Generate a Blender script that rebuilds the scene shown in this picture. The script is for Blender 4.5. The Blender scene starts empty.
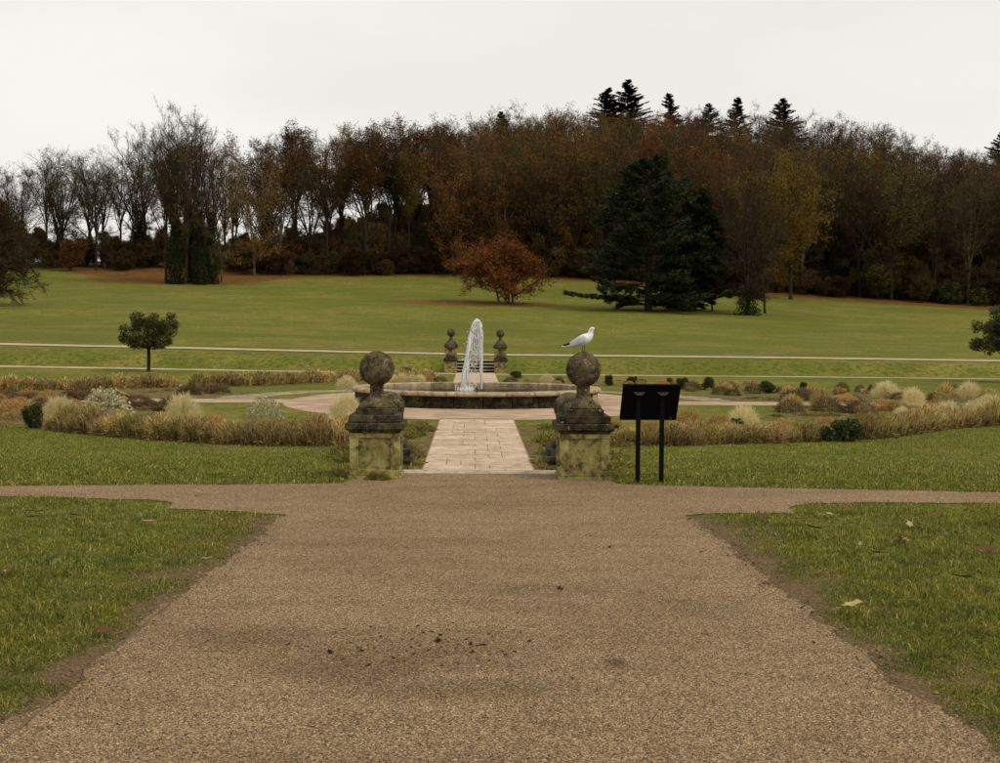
import bpy, bmesh, math, random
import numpy as np
from mathutils import Matrix, Vector

# ------------------------------------------------------------------ camera, sky, sun, exposure
SC = bpy.context.scene
COL = SC.collection
FPX = 1300.0                      # focal length in photo pixels (photo is 1000 x 763)
CAMH = 1.9
CAMX = -0.075
YAW, PITCH, ROLL = math.radians(1.146), math.atan(59.5 / FPX), math.radians(0.38)
cam_d = bpy.data.cameras.new('camera')
cam = bpy.data.objects.new('camera', cam_d)
COL.objects.link(cam)
CR = (Matrix.Rotation(-YAW, 4, 'Z') @ Matrix.Rotation(math.pi / 2 - PITCH, 4, 'X') @ Matrix.Rotation(ROLL, 4, 'Z'))
cam.matrix_world = Matrix.Translation((CAMX, 0, CAMH)) @ CR
cam_d.sensor_width = 36.0
cam_d.lens = 36.0 * FPX / 1000.0
cam_d.clip_start = 0.1
cam_d.clip_end = 5000
SC.camera = cam

SUN_EL, SUN_AZ = math.radians(50), math.radians(115)     # azimuth measured from +Y towards +X
world = bpy.data.worlds.new('World')
SC.world = world
world.use_nodes = True
wn, wl = world.node_tree.nodes, world.node_tree.links
wn.clear()
w_out = wn.new('ShaderNodeOutputWorld')
w_bg = wn.new('ShaderNodeBackground')
w_bg.inputs['Strength'].default_value = 0.1
w_sky = wn.new('ShaderNodeTexSky')
w_sky.sky_type = 'NISHITA'
w_sky.sun_disc = False
w_sky.sun_elevation = SUN_EL
w_sky.sun_rotation = SUN_AZ
w_sky.dust_density = 3.0
w_tc = wn.new('ShaderNodeTexCoord')
w_map = wn.new('ShaderNodeMapping')
w_map.inputs['Scale'].default_value = (1.2, 1.2, 3.5)
w_noise = wn.new('ShaderNodeTexNoise')
w_noise.inputs['Scale'].default_value = 1.6
w_noise.inputs['Detail'].default_value = 4
w_ramp = wn.new('ShaderNodeValToRGB')                     # overcast layer: soft thicker and thinner cloud
w_ramp.color_ramp.elements[0].position = 0.3
w_ramp.color_ramp.elements[0].color = (8.3, 7.95, 7.4, 1)
w_ramp.color_ramp.elements[1].position = 0.7
w_ramp.color_ramp.elements[1].color = (9.9, 9.6, 9.05, 1)
w_mix = wn.new('ShaderNodeMixRGB')
w_mix.inputs['Fac'].default_value = 0.93
wl.new(w_tc.outputs['Generated'], w_map.inputs['Vector'])
wl.new(w_map.outputs['Vector'], w_noise.inputs['Vector'])
wl.new(w_noise.outputs['Fac'], w_ramp.inputs['Fac'])
wl.new(w_sky.outputs['Color'], w_mix.inputs['Color1'])
wl.new(w_ramp.outputs['Color'], w_mix.inputs['Color2'])
wl.new(w_mix.outputs['Color'], w_bg.inputs['Color'])
wl.new(w_bg.outputs['Background'], w_out.inputs['Surface'])

sun_d = bpy.data.lights.new('sun', 'SUN')
sun_d.energy = 1.5
sun_d.angle = math.radians(25)
sun_d.color = (1.0, 0.90, 0.76)
sun = bpy.data.objects.new('sun', sun_d)
COL.objects.link(sun)
_sd = Vector((math.sin(SUN_AZ) * math.cos(SUN_EL), math.cos(SUN_AZ) * math.cos(SUN_EL), math.sin(SUN_EL)))
sun.rotation_euler = _sd.to_track_quat('Z', 'Y').to_euler()
sun.location = (0, 20, 60)

SC.view_settings.view_transform = 'Standard'
SC.view_settings.look = 'None'
SC.view_settings.exposure = 0.0
SC.view_settings.gamma = 1.0
SC.view_settings.use_curve_mapping = False
SC.cycles.max_bounces = 6
SC.cycles.transparent_max_bounces = 8

# ------------------------------------------------------------------ ground shape and pixel helpers
LOW = -0.6                        # level of the sunken garden below the gravel
U_K = np.array([-.42, -.25, -.12, .02, .12, .25, .40])
Y_K = np.array([67, 108, 162, 195, 217, 282, 357, 490, 1400.])
Z_K = np.array([
    [.35, .22, .10, 0, 0, -.02, -.10],
    [1.9, 1.6, 1.2, .9, .8, .7, .6],
    [5.2, 5.0, 4.6, 4.2, 3.9, 3.3, 2.6],
    [8.3, 8.0, 7.6, 7.3, 6.8, 5.8, 4.6],
    [11, 10.8, 10.2, 9.9, 9.6, 8.2, 6.5],
    [14, 14, 17, 24, 26, 24, 18],
    [17, 18, 26, 40, 43, 38, 30],
    [18, 19, 28, 44, 48, 44, 34],
    [18, 19, 28, 44, 48, 44, 34]])

def sstep(a, b, t):
    t = np.clip((t - a) / (b - a), 0, 1)
    return t * t * (3 - 2 * t)

def table(u, Y):
    rows = np.array([np.interp(u, U_K, r) for r in Z_K])          # (9, n)
    Yc = np.clip(Y, Y_K[0], Y_K[-1] - 1)
    k = np.clip(np.searchsorted(Y_K, Yc, side='right') - 1, 0, len(Y_K) - 2)
    t = (Yc - Y_K[k]) / (Y_K[k + 1] - Y_K[k])
    i = np.arange(len(u))
    return rows[k, i] * (1 - t) + rows[k + 1, i] * t

def H(X, Y):
    X = np.atleast_1d(np.asarray(X, float)); Y = np.atleast_1d(np.asarray(Y, float))
    X, Y = np.broadcast_arrays(X, Y)
    sh = X.shape; X = X.ravel(); Y = Y.ravel()
    side = sstep(2.2, 4.5, np.abs(X))
    near = sstep(16.2, 18.6, Y) * (1 - side) + sstep(14.3, 26.0, Y) * side
    z = LOW * near * (1 - sstep(63.5, 65.4, Y))
    z = np.where((np.abs(X) < 1.26) & (Y > 16.25) & (Y < 21), LOW - 0.05, z)
    Ys = np.maximum(Y, 67.0)
    u = X / Ys
    f = np.zeros_like(z)
    for o in (-9, -4.5, 0, 4.5, 9):
        f += table(u, np.maximum(Ys + o, 67.0)) / 5
    f0 = table(u, np.full_like(Ys, 67.0))
    f = np.where(Y < 67, f0 * sstep(56, 67, Y), f)
    z = z + f
    return z.reshape(sh)

def h1(x, y):
    return float(H(x, y)[0])

def ray(px, py):
    d = CR.to_3x3() @ Vector(((px - 500) / FPX, -(py - 381.5) / FPX, -1.0))
    return d

def onz(px, py, z):
    d = ray(px, py); t = (z - CAMH) / d.z
    return CAMX + d.x * t, d.y * t

def hit(px, py, t0=4.0, t1=420.0):
    """first point of the ground that a photo pixel looks at"""
    d = ray(px, py)
    t = np.concatenate([np.arange(t0, 80, .05), np.arange(80, t1, .25)])
    below = (CAMH + d.z * t) < H(CAMX + d.x * t, d.y * t)
    i = int(np.argmax(below)) if below.any() else len(t) - 1
    return CAMX + d.x * t[i], d.y * t[i]

def atY(px, Y):
    """ground point at depth Y seen in the photo column px"""
    d = ray(px, 330); t = Y / d.y
    return CAMX + d.x * t

def inpoly(X, Y, poly):
    r = np.zeros(X.shape, bool)
    n = len(poly); j = n - 1
    for i in range(n):
        xi, yi = poly[i]; xj, yj = poly[j]
        c = ((yi > Y) != (yj > Y)) & (X < (xj - xi) * (Y - yi) / (yj - yi + 1e-12) + xi)
        r ^= c; j = i
    return r

# ------------------------------------------------------------------ mesh helpers
def mesh_np(name, V, F, mats=(), mi=None, smooth=False):
    V = np.asarray(V, np.float32); F = np.asarray(F, np.int32)
    me = bpy.data.meshes.new(name)
    me.vertices.add(len(V)); me.vertices.foreach_set('co', V.ravel())
    k = F.shape[1]
    me.loops.add(F.size); me.loops.foreach_set('vertex_index', F.ravel())
    me.polygons.add(len(F))
    me.polygons.foreach_set('loop_start', np.arange(0, F.size, k, dtype=np.int32))
    me.polygons.foreach_set('loop_total', np.full(len(F), k, np.int32))
    for m in mats: me.materials.append(m)
    if mi is not None: me.polygons.foreach_set('material_index', np.asarray(mi, np.int32))
    if smooth: me.polygons.foreach_set('use_smooth', np.ones(len(F), bool))
    me.update(calc_edges=True)
    return me

class MB:
    """collects shapes, then becomes ONE mesh"""
    def __init__(s): s.v = []; s.f = []; s.m = []; s.sm = []
    def add(s, V, F, m=0, smooth=False):
        o = len(s.v); s.v.extend([tuple(p) for p in V])
        for f in F: s.f.append(tuple(i + o for i in f)); s.m.append(m); s.sm.append(smooth)
    def box(s, x0, x1, y0, y1, z0, z1, m=0):
        s.add([(x0, y0, z0), (x1, y0, z0), (x1, y1, z0), (x0, y1, z0), (x0, y0, z1), (x1, y0, z1), (x1, y1, z1), (x0, y1, z1)],
              [(3, 2, 1, 0), (4, 5, 6, 7), (0, 1, 5, 4), (1, 2, 6, 5), (2, 3, 7, 6), (3, 0, 4, 7)], m)
    def tube(s, pts, rad, n=5, m=0, cap=True, smooth=True):
        pts = [Vector(p) for p in pts]
        V = []; F = []
        for i, p in enumerate(pts):
            d = (pts[min(i + 1, len(pts) - 1)] - pts[max(i - 1, 0)]).normalized()
            a = d.orthogonal() if i == 0 else (a - d * a.dot(d))
            a = a.normalized() if a.length > 1e-6 else d.orthogonal().normalized()
            b = d.cross(a)
            for k in range(n):
                t = 2 * math.pi * k / n
                V.append(p + (a * math.cos(t) + b * math.sin(t)) * rad[i])
        for i in range(len(pts) - 1):
            for k in range(n):
                k2 = (k + 1) % n
                F.append((i * n + k, i * n + k2, (i + 1) * n + k2, (i + 1) * n + k))
        if cap: F.append(tuple(range(n))[::-1]); F.append(tuple((len(pts) - 1) * n + k for k in range(n)))
        s.add(V, F, m, smooth)
    def lathe(s, prof, n=32, m=0, smooth=True, c=(0, 0, 0)):
        V = []; F = []
        for r, z in prof:
            for k in range(n):
                t = 2 * math.pi * k / n
                V.append((c[0] + r * math.cos(t), c[1] + r * math.sin(t), c[2] + z))
        for i in range(len(prof) - 1):
            for k in range(n):
                k2 = (k + 1) % n
                F.append((i * n + k, i * n + k2, (i + 1) * n + k2, (i + 1) * n + k))
        F.append(tuple(range(n))[::-1]); F.append(tuple((len(prof) - 1) * n + k for k in range(n)))
        s.add(V, F, m, smooth)
    def loft(s, rings, m=0, smooth=True, cap=True):
        n = len(rings[0]); V = [p for r in rings for p in r]; F = []
        for i in range(len(rings) - 1):
            for k in range(n):
                k2 = (k + 1) % n
                F.append((i * n + k, i * n + k2, (i + 1) * n + k2, (i + 1) * n + k))
        if cap: F.append(tuple(range(n))[::-1]); F.append(tuple((len(rings) - 1) * n + k for k in range(n)))
        s.add(V, F, m, smooth)
    def mesh(s, name, mats):
        me = bpy.data.meshes.new(name)
        me.from_pydata(s.v, [], s.f)
        for m in (mats if isinstance(mats, (list, tuple)) else [mats]): me.materials.append(m)
        me.polygons.foreach_set('material_index', np.array(s.m, np.int32))
        me.polygons.foreach_set('use_smooth', np.array(s.sm, bool))
        me.update()
        return me
    def build(s, name, mats, parent=None, bevel=0, seg=2, **kw):
        o = link(name, s.mesh(name, mats), parent, **kw)
        if bevel:
            b = o.modifiers.new('bevel', 'BEVEL'); b.width = bevel; b.segments = seg; b.limit_method = 'ANGLE'; b.angle_limit = math.radians(40)
        return o

def link(name, data, parent=None, loc=None, rz=None, scale=None):
    o = bpy.data.objects.new(name, data); COL.objects.link(o)
    if parent is not None: o.parent = parent
    if loc is not None: o.location = loc
    if rz is not None: o.rotation_euler = (0, 0, rz)
    if scale is not None: o.scale = scale if isinstance(scale, (tuple, list)) else (scale,) * 3
    return o

def tag(o, label=None, cat=None, group=None, kind=None):
    if label: o['label'] = label
    if cat: o['category'] = cat
    if group: o['group'] = group
    if kind: o['kind'] = kind
    return o

def thing(name, label, cat, loc=(0, 0, 0), rz=0, group=None, scale=None):
    return tag(link(name, None, None, loc, rz, scale), label, cat, group)

def copy_tree(o, parent=None):
    c = o.copy(); COL.objects.link(c); c.parent = parent
    for ch in o.children: copy_tree(ch, c)
    return c

# ------------------------------------------------------------------ materials
class NT:
    def __init__(s, name):
        s.m = bpy.data.materials.new(name); s.m.use_nodes = True
        s.n = s.m.node_tree.nodes; s.l = s.m.node_tree.links
        s.b = s.n['Principled BSDF']; s.out = s.n['Material Output']
    def node(s, t, **kw):
        n = s.n.new(t)
        for k, v in kw.items():
            if hasattr(n, k): setattr(n, k, v)
            else: n.inputs[k.replace('_', ' ')].default_value = v
        return n
    def coord(s, scale=(1, 1, 1), obj=False):
        g = s.n.new('ShaderNodeTexCoord') if obj else s.n.new('ShaderNodeNewGeometry')
        mp = s.n.new('ShaderNodeMapping'); mp.inputs['Scale'].default_value = scale
        s.l.new(g.outputs['Object' if obj else 'Position'], mp.inputs['Vector'])
        return mp.outputs['Vector']
    def noise(s, vec, scale, detail=4, rough=.6, dist=0):
        n = s.n.new('ShaderNodeTexNoise'); n.inputs['Scale'].default_value = scale
        n.inputs['Detail'].default_value = detail; n.inputs['Roughness'].default_value = rough; n.inputs['Distortion'].default_value = dist
        s.l.new(vec, n.inputs['Vector']); return n.outputs['Fac']
    def ramp(s, fac, stops, const=False):
        r = s.n.new('ShaderNodeValToRGB'); e = r.color_ramp.elements
        if const: r.color_ramp.interpolation = 'CONSTANT'
        while len(e) < len(stops): e.new(.5)
        for el, (p, c) in zip(e, stops):
            el.position = p; el.color = (*c, 1) if not np.isscalar(c) else (c, c, c, 1)
        s.l.new(fac, r.inputs['Fac']); return r.outputs['Color']
    def mix(s, fac, a, b, blend='MIX'):
        m = s.n.new('ShaderNodeMixRGB'); m.blend_type = blend
        for sock, v in ((m.inputs['Fac'], fac), (m.inputs['Color1'], a), (m.inputs['Color2'], b)):
            if isinstance(v, (int, float)): sock.default_value = v
            elif isinstance(v, tuple): sock.default_value = (*v, 1)
            else: s.l.new(v, sock)
        return m.outputs['Color']
    def math(s, op, a, b=0.0, clamp=False):
        m = s.n.new('ShaderNodeMath'); m.operation = op; m.use_clamp = clamp
        for sock, v in ((m.inputs[0], a), (m.inputs[1], b)):
            if isinstance(v, (int, float)): sock.default_value = v
            else: s.l.new(v, sock)
        return m.outputs[0]
    def color(s, c): s.l.new(c, s.b.inputs['Base Color'])
    def bump(s, height, strength=.5, dist=.01):
        b = s.n.new('ShaderNodeBump'); b.inputs['Strength'].default_value = strength; b.inputs['Distance'].default_value = dist
        s.l.new(height, b.inputs['Height']); s.l.new(b.outputs['Normal'], s.b.inputs['Normal'])
    def rough(s, r, spec=.3):
        if isinstance(r, (int, float)): s.b.inputs['Roughness'].default_value = r
        else: s.l.new(r, s.b.inputs['Roughness'])
        s.b.inputs['Specular IOR Level'].default_value = spec
    def spot(s, x, y, rx, ry, ns=3.0, na=.6):
        """mask of a stain with a ragged outline round a world position"""
        g = s.n.new('ShaderNodeNewGeometry')
        mp = s.n.new('ShaderNodeMapping'); mp.vector_type = 'POINT'
        mp.inputs['Location'].default_value = (-x / rx, -y / ry, 0); mp.inputs['Scale'].default_value = (1 / rx, 1 / ry, 0)
        s.l.new(g.outputs['Position'], mp.inputs['Vector'])
        ln = s.n.new('ShaderNodeVectorMath'); ln.operation = 'LENGTH'; s.l.new(mp.outputs['Vector'], ln.inputs[0])
        nz = s.noise(g.outputs['Position'], ns, 5, .65)
        d = s.math('ADD', ln.outputs['Value'], s.math('MULTIPLY', s.math('SUBTRACT', nz, .5), na * 2))
        return s.math('SUBTRACT', 1.0, s.math('MULTIPLY', s.math('SUBTRACT', d, .35), 1.4, True), True)

def foliage(name, cols, isl=True, obj_var=.35, trans=.25, rough=.6, hue=.025):
    """leaf, blade or twig colour that varies from piece to piece and from plant to plant"""
    t = NT(name)
    g = t.n.new('ShaderNodeNewGeometry'); oi = t.n.new('ShaderNodeObjectInfo')
    n = len(cols)
    c = t.ramp(g.outputs['Random Per Island'], [(i / max(n - 1, 1), cc) for i, cc in enumerate(cols)])
    hsv = t.n.new('ShaderNodeHueSaturation')
    t.l.new(c, hsv.inputs['Color'])
    mr = t.n.new('ShaderNodeMapRange'); mr.inputs['To Min'].default_value = 1 - obj_var; mr.inputs['To Max'].default_value = 1 + obj_var
    t.l.new(oi.outputs['Random'], mr.inputs['Value']); t.l.new(mr.outputs['Result'], hsv.inputs['Value'])
    mh = t.n.new('ShaderNodeMapRange'); mh.inputs['To Min'].default_value = .5 - hue * obj_var / .35; mh.inputs['To Max'].default_value = .5 + hue * obj_var / .35
    rr = t.math('FRACT', t.math('MULTIPLY', oi.outputs['Random'], 7.31))
    t.l.new(rr, mh.inputs['Value']); t.l.new(mh.outputs['Result'], hsv.inputs['Hue'])
    t.color(hsv.outputs['Color']); t.rough(max(rough, .75), .06)
    if trans:
        tr = t.n.new('ShaderNodeBsdfTranslucent'); t.l.new(hsv.outputs['Color'], tr.inputs['Color'])
        mx = t.n.new('ShaderNodeMixShader'); mx.inputs['Fac'].default_value = trans
        t.l.new(t.b.outputs['BSDF'], mx.inputs[1]); t.l.new(tr.outputs['BSDF'], mx.inputs[2]); t.l.new(mx.outputs['Shader'], t.out.inputs['Surface'])
    return t.m

def mat_lawn():
    t = NT('lawn'); p = t.coord()
    big = t.noise(p, .05, 6, .62, .5); mid = t.noise(p, .45, 6, .7); fine = t.noise(p, 22, 4, .7); tex = t.noise(p, 4, 6, .78)
    c = t.ramp(big, [(.42, (.118, .130, .020)), (.5, (.160, .166, .027)), (.58, (.215, .190, .040))])
    c = t.mix(t.ramp(mid, [(.45, 0.0), (.56, .85)]), c, (.105, .130, .016))
    c = t.mix(t.ramp(t.noise(p, .16, 6, .7, .3), [(.52, 0.0), (.62, .75)]), c, (.215, .165, .050))
    c = t.mix(t.ramp(tex, [(.42, .85), (.53, 0.0)]), c, (.060, .067, .012))
    c = t.mix(t.ramp(fine, [(.50, 0.0), (.68, .6)]), c, (.27, .245, .08))
    ln = t.noise(p, .35, 6, .75)
    def masked(attr, c, col):
        at = t.node('ShaderNodeAttribute', attribute_name=attr)
        lit = t.math('SUBTRACT', t.math('MULTIPLY', at.outputs['Fac'], 2.4), t.math('MULTIPLY', ln, 1.6))
        return t.mix(t.math('MULTIPLY', t.math('ADD', lit, 0.0, True), 1.0, True), c, col)
    c = masked('litter', c, t.ramp(t.noise(p, 1.0, 6, .75), [(.35, (.075, .042, .014)), (.5, (.135, .070, .020)), (.65, (.20, .10, .03))]))
    c = masked('brush_shade', c, t.ramp(t.noise(p, .8, 6, .75), [(.35, (.014, .010, .005)), (.5, (.032, .022, .010)), (.65, (.060, .040, .016))]))  # undergrowth floor with the deep wood's shade painted into its colour
    t.color(c); t.rough(.95, .03); t.bump(t.mix(.5, fine, tex), .8, .05)
    return t.m

def mat_gravel(spots):
    t = NT('bound_gravel'); p = t.coord()
    v = t.node('ShaderNodeTexVoronoi', Scale=150.0); t.l.new(p, v.inputs['Vector'])
    v2 = t.node('ShaderNodeTexVoronoi', Scale=90.0); t.l.new(p, v2.inputs['Vector'])
    big = t.noise(p, .35, 5, .6); mid = t.noise(p, 2.2, 6, .7); fine = t.noise(p, 60, 3, .6)
    sep = t.node('ShaderNodeSeparateColor'); t.l.new(v.outputs['Color'], sep.inputs['Color'])
    c = t.ramp(sep.outputs['Red'], [(0, (.058, .037, .019)), (.25, (.150, .099, .052)), (.6, (.278, .188, .102)), (.88, (.43, .304, .174)), (1, (.70, .54, .35))])
    sep2 = t.node('ShaderNodeSeparateColor'); t.l.new(v2.outputs['Color'], sep2.inputs['Color'])
    c = t.mix(t.ramp(sep2.outputs['Green'], [(.86, 0.0), (.96, .75)]), c, (.060, .040, .024))
    c = t.mix(t.ramp(big, [(.38, 0.0), (.62, .55)]), c, t.mix(1.0, c, (.72, .68, .66), 'MULTIPLY'))
    c = t.mix(t.ramp(mid, [(.5, 0.0), (.75, .45)]), c, t.mix(1.0, c, (.62, .58, .55), 'MULTIPLY'))
    band = t.noise(t.coord((.5, 2.6, 1)), 1.1, 6, .7, .3)
    c = t.mix(t.ramp(band, [(.48, 0.0), (.64, .5)]), c, t.mix(1.0, c, (.70, .65, .60), 'MULTIPLY'))
    for (x, y, rx, ry, k) in spots:
        c = t.mix(t.math('MULTIPLY', t.spot(x, y, rx, ry), k), c, t.mix(1.0, c, (.34, .30, .26), 'MULTIPLY'))
    t.color(c); t.rough(.9, .06); t.bump(t.mix(.4, v.outputs['Distance'], fine), .8, .006)
    return t.m

def mat_mix(name, stops, scale=3, detail=6, bump=.4, bscale=30, bdist=.01, rough=.92, spec=.05, extra=(), obj=False):
    t = NT(name); p = t.coord(obj=obj)
    c = t.ramp(t.noise(p, scale, detail, .65, .3), stops)
    for (sc, lo, hi, col, k) in extra:
        c = t.mix(t.ramp(t.noise(p, sc, 5, .65), [(lo, 0.0), (hi, k)]), c, col)
    t.color(c); t.rough(rough, spec); t.bump(t.noise(p, bscale, 5, .7), bump, bdist)
    return t.m

def stone_var(name, stops, extra, rough=.8, scale=4, bscale=25, bdist=.008, k=.22):
    """stone whose tone also changes from block to block"""
    t = NT(name); p = t.coord(); oi = t.n.new('ShaderNodeObjectInfo')
    c = t.ramp(t.noise(p, scale, 6, .68, .4), stops)
    for (sc, lo, hi, col, kk) in extra:
        c = t.mix(t.ramp(t.noise(p, sc, 5, .65), [(lo, 0.0), (hi, kk)]), c, col)
    hs = t.n.new('ShaderNodeHueSaturation'); t.l.new(c, hs.inputs['Color'])
    mr = t.n.new('ShaderNodeMapRange'); mr.inputs['To Min'].default_value = 1 - k; mr.inputs['To Max'].default_value = 1 + k
    t.l.new(oi.outputs['Random'], mr.inputs['Value']); t.l.new(mr.outputs['Result'], hs.inputs['Value'])
    t.color(hs.outputs['Color']); t.rough(rough, .1); t.bump(t.noise(p, bscale, 6, .75), .9, bdist)
    return t.m

def plain(name, col, rough=.5, spec=.4, metal=0):
    t = NT(name); p = t.coord()
    c = t.ramp(t.noise(p, 14, 5, .7), [(.3, tuple(x * .75 for x in col)), (.7, tuple(min(1, x * 1.2) for x in col))])
    t.color(c); t.rough(rough, spec); t.b.inputs['Metallic'].default_value = metal
    return t.m

M = {}
M['lawn'] = mat_lawn()
M['soil'] = mat_mix('bare_soil', [(.38, (.060, .039, .019)), (.5, (.115, .075, .037)), (.64, (.19, .130, .070))], 45, extra=[(3.5, .53, .62, (.075, .078, .018), .6), (70, .56, .64, (.28, .21, .125), .7)], bscale=60, bdist=.008)
M['mulch'] = mat_mix('planting_bed_mulch', [(.38, (.055, .036, .016)), (.5, (.115, .076, .032)), (.62, (.20, .14, .065))], 5, extra=[(1.6, .48, .56, (.12, .128, .022), .85), (14, .55, .65, (.30, .24, .11), .7)], bdist=.05)
M['pathpale'] = mat_mix('pale_path', [(.38, (.36, .28, .17)), (.62, (.50, .41, .27))], .8)
M['dryedge'] = mat_mix('dry_gravel_edge', [(.38, (.16, .13, .07)), (.5, (.27, .22, .14)), (.62, (.38, .33, .23))], 4)
M['ringgravel'] = mat_mix('pink_gravel', [(.38, (.32, .22, .145)), (.5, (.41, .295, .20)), (.62, (.48, .36, .25))], 1.3, extra=[(20, .55, .7, (.18, .13, .09), .5)])
M['slab'] = stone_var('paving_stone', [(.36, (.38, .28, .19)), (.5, (.51, .39, .275)), (.64, (.60, .48, .35))], [(6, .56, .68, (.24, .17, .11), .7), (1.2, .5, .64, (.34, .26, .17), .6)], k=.12)
M['joint'] = mat_mix('joint_sand', [(.35, (.20, .14, .09)), (.65, (.33, .24, .16))], 5)
M['stone'] = stone_var('mossy_stone', [(.36, (.075, .066, .020)), (.46, (.215, .182, .064)), (.54, (.35, .295, .110)), (.66, (.46, .395, .19))],
                       [(9, .52, .62, (.055, .050, .016), .85), (2.2, .50, .60, (.175, .168, .040), .5), (5, .54, .62, (.36, .29, .10), .6), (45, .60, .66, (.46, .41, .27), .8)], scale=6, bdist=.015, k=.1)
M['stonedark'] = stone_var('weathered_dark_stone', [(.38, (.016, .013, .008)), (.5, (.042, .034, .020)), (.62, (.105, .088, .050))],
                           [(5, .52, .62, (.075, .068, .024), .5), (22, .625, .66, (.40, .35, .26), .8), (55, .64, .68, (.36, .32, .24), .7)], scale=7, bdist=.012, k=.12)
M['stoneball'] = stone_var('weathered_ball_stone', [(.38, (.026, .019, .010)), (.48, (.070, .053, .030)), (.56, (.125, .098, .056)), (.66, (.21, .17, .10))],
                           [(7, .51, .62, (.10, .088, .026), .75), (16, .54, .62, (.028, .021, .012), .7), (34, .60, .66, (.40, .34, .24), .8)], scale=8, bdist=.014, k=.1)
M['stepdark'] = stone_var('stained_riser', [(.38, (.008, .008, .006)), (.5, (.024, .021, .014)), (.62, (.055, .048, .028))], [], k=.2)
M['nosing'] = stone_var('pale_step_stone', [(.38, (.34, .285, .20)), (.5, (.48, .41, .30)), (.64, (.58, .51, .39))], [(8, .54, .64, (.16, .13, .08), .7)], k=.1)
M['coping'] = stone_var('fountain_coping', [(.38, (.23, .165, .095)), (.5, (.38, .285, .175)), (.62, (.48, .375, .24))], [(5, .52, .62, (.15, .115, .045), .75), (30, .60, .66, (.55, .48, .36), .6)], k=.14)
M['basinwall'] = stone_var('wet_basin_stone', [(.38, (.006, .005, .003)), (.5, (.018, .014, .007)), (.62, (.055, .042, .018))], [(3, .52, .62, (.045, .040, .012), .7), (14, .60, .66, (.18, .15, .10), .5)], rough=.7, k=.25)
M['black'] = plain('black_powder_coat', (.005, .0055, .007), .6, .06)
M['steel'] = plain('dull_steel', (.05, .05, .055), .5, .3, .2)
M['edging'] = plain('timber_edging', (.15, .105, .06), .9, .05)
M['white'] = plain('white_feathers', (.80, .79, .78), .8, .1)
M['grey'] = plain('grey_feathers', (.60, .60, .62), .8, .1)
M['darkfeather'] = plain('black_feathers', (.02, .02, .022), .7, .2)
M['leg'] = plain('red_brown_legs', (.16, .05, .025), .6, .3)
M['bark'] = mat_mix('bark', [(.3, (.020, .015, .010)), (.55, (.042, .032, .022)), (.8, (.085, .068, .048))], 1.2, bscale=8, bdist=.05, extra=[(.5, .55, .7, (.045, .05, .018), .6)])
M['barkpale'] = mat_mix('pale_bark', [(.38, (.05, .038, .022)), (.5, (.11, .085, .050)), (.64, (.20, .155, .095))], 1.2, bscale=8, bdist=.05)
M['twig'] = foliage('bare_twigs', [(.048, .034, .018), (.082, .056, .028), (.125, .086, .042)], obj_var=.4, trans=0)
M['twigdark'] = foliage('dark_twigs', [(.034, .023, .012), (.060, .040, .020), (.090, .060, .030)], obj_var=.4, trans=0)
M['leafbrown'] = foliage('brown_leaves', [(.11, .052, .014), (.18, .085, .022), (.26, .125, .030)], obj_var=.5)
M['leafdull'] = foliage('dull_brown_leaves', [(.062, .040, .013), (.100, .063, .020), (.15, .092, .029)], obj_var=.5)
M['leafolive'] = foliage('olive_leaves', [(.10, .066, .012), (.165, .105, .018), (.235, .150, .026)], obj_var=.12)
M['leafrust'] = foliage('rust_leaves', [(.13, .045, .010), (.23, .085, .016), (.34, .135, .028)], obj_var=.1)
M['needle'] = foliage('cedar_needles', [(.014, .019, .008), (.029, .038, .016), (.064, .078, .036)], obj_var=.15, trans=.1)
M['needledark'] = foliage('spruce_needles', [(.006, .010, .006), (.012, .018, .010), (.020, .027, .014)], obj_var=.2, trans=.1)
M['evergreen'] = foliage('evergreen_leaves', [(.036, .037, .012), (.085, .082, .026), (.17, .155, .056)], obj_var=.1, rough=.45)
M['shrubgreen'] = foliage('shrub_leaves', [(.022, .032, .010), (.045, .058, .016), (.085, .095, .028)], obj_var=.25)
M['ivy'] = foliage('ivy_leaves', [(.014, .018, .007), (.028, .032, .011), (.045, .050, .018)], obj_var=.25)
def mat_blades():
    t = NT('lawn_blades'); g = t.n.new('ShaderNodeNewGeometry'); p = t.coord()
    c = t.ramp(g.outputs['Random Per Island'], [(0, (.060, .074, .011)), (.35, (.130, .152, .021)), (.65, (.205, .220, .036)), (.9, (.31, .295, .075)), (1, (.55, .47, .22))])
    c = t.mix(t.ramp(t.noise(p, .8, 5, .7), [(.46, 0.0), (.62, .75)]), c, t.mix(1.0, c, (1.32, 1.15, .95), 'MULTIPLY'))
    c = t.mix(t.ramp(t.noise(p, 2.6, 5, .7), [(.50, 0.0), (.62, .8)]), c, t.mix(1.0, c, (.52, .58, .60), 'MULTIPLY'))
    c = t.mix(t.ramp(t.noise(p, 5.5, 5, .7), [(.60, 0.0), (.67, .55)]), c, (.20, .15, .055))
    t.color(c); t.rough(.8, .08)
    tr = t.n.new('ShaderNodeBsdfTranslucent'); t.l.new(c, tr.inputs['Color'])
    mx = t.n.new('ShaderNodeMixShader'); mx.inputs['Fac'].default_value = .25
    t.l.new(t.b.outputs['BSDF'], mx.inputs[1]); t.l.new(tr.outputs['BSDF'], mx.inputs[2]); t.l.new(mx.outputs['Shader'], t.out.inputs['Surface'])
    return t.m
M['grass'] = mat_blades()
M['tan'] = foliage('tan_grass', [(.11, .070, .020), (.32, .222, .072), (.52, .39, .150), (.78, .65, .34)], obj_var=.32, trans=.35, hue=.010)
M['olivegrass'] = foliage('olive_grass', [(.080, .066, .014), (.19, .160, .036), (.32, .26, .075), (.52, .42, .17)], obj_var=.3, trans=.35, hue=.012)
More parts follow.
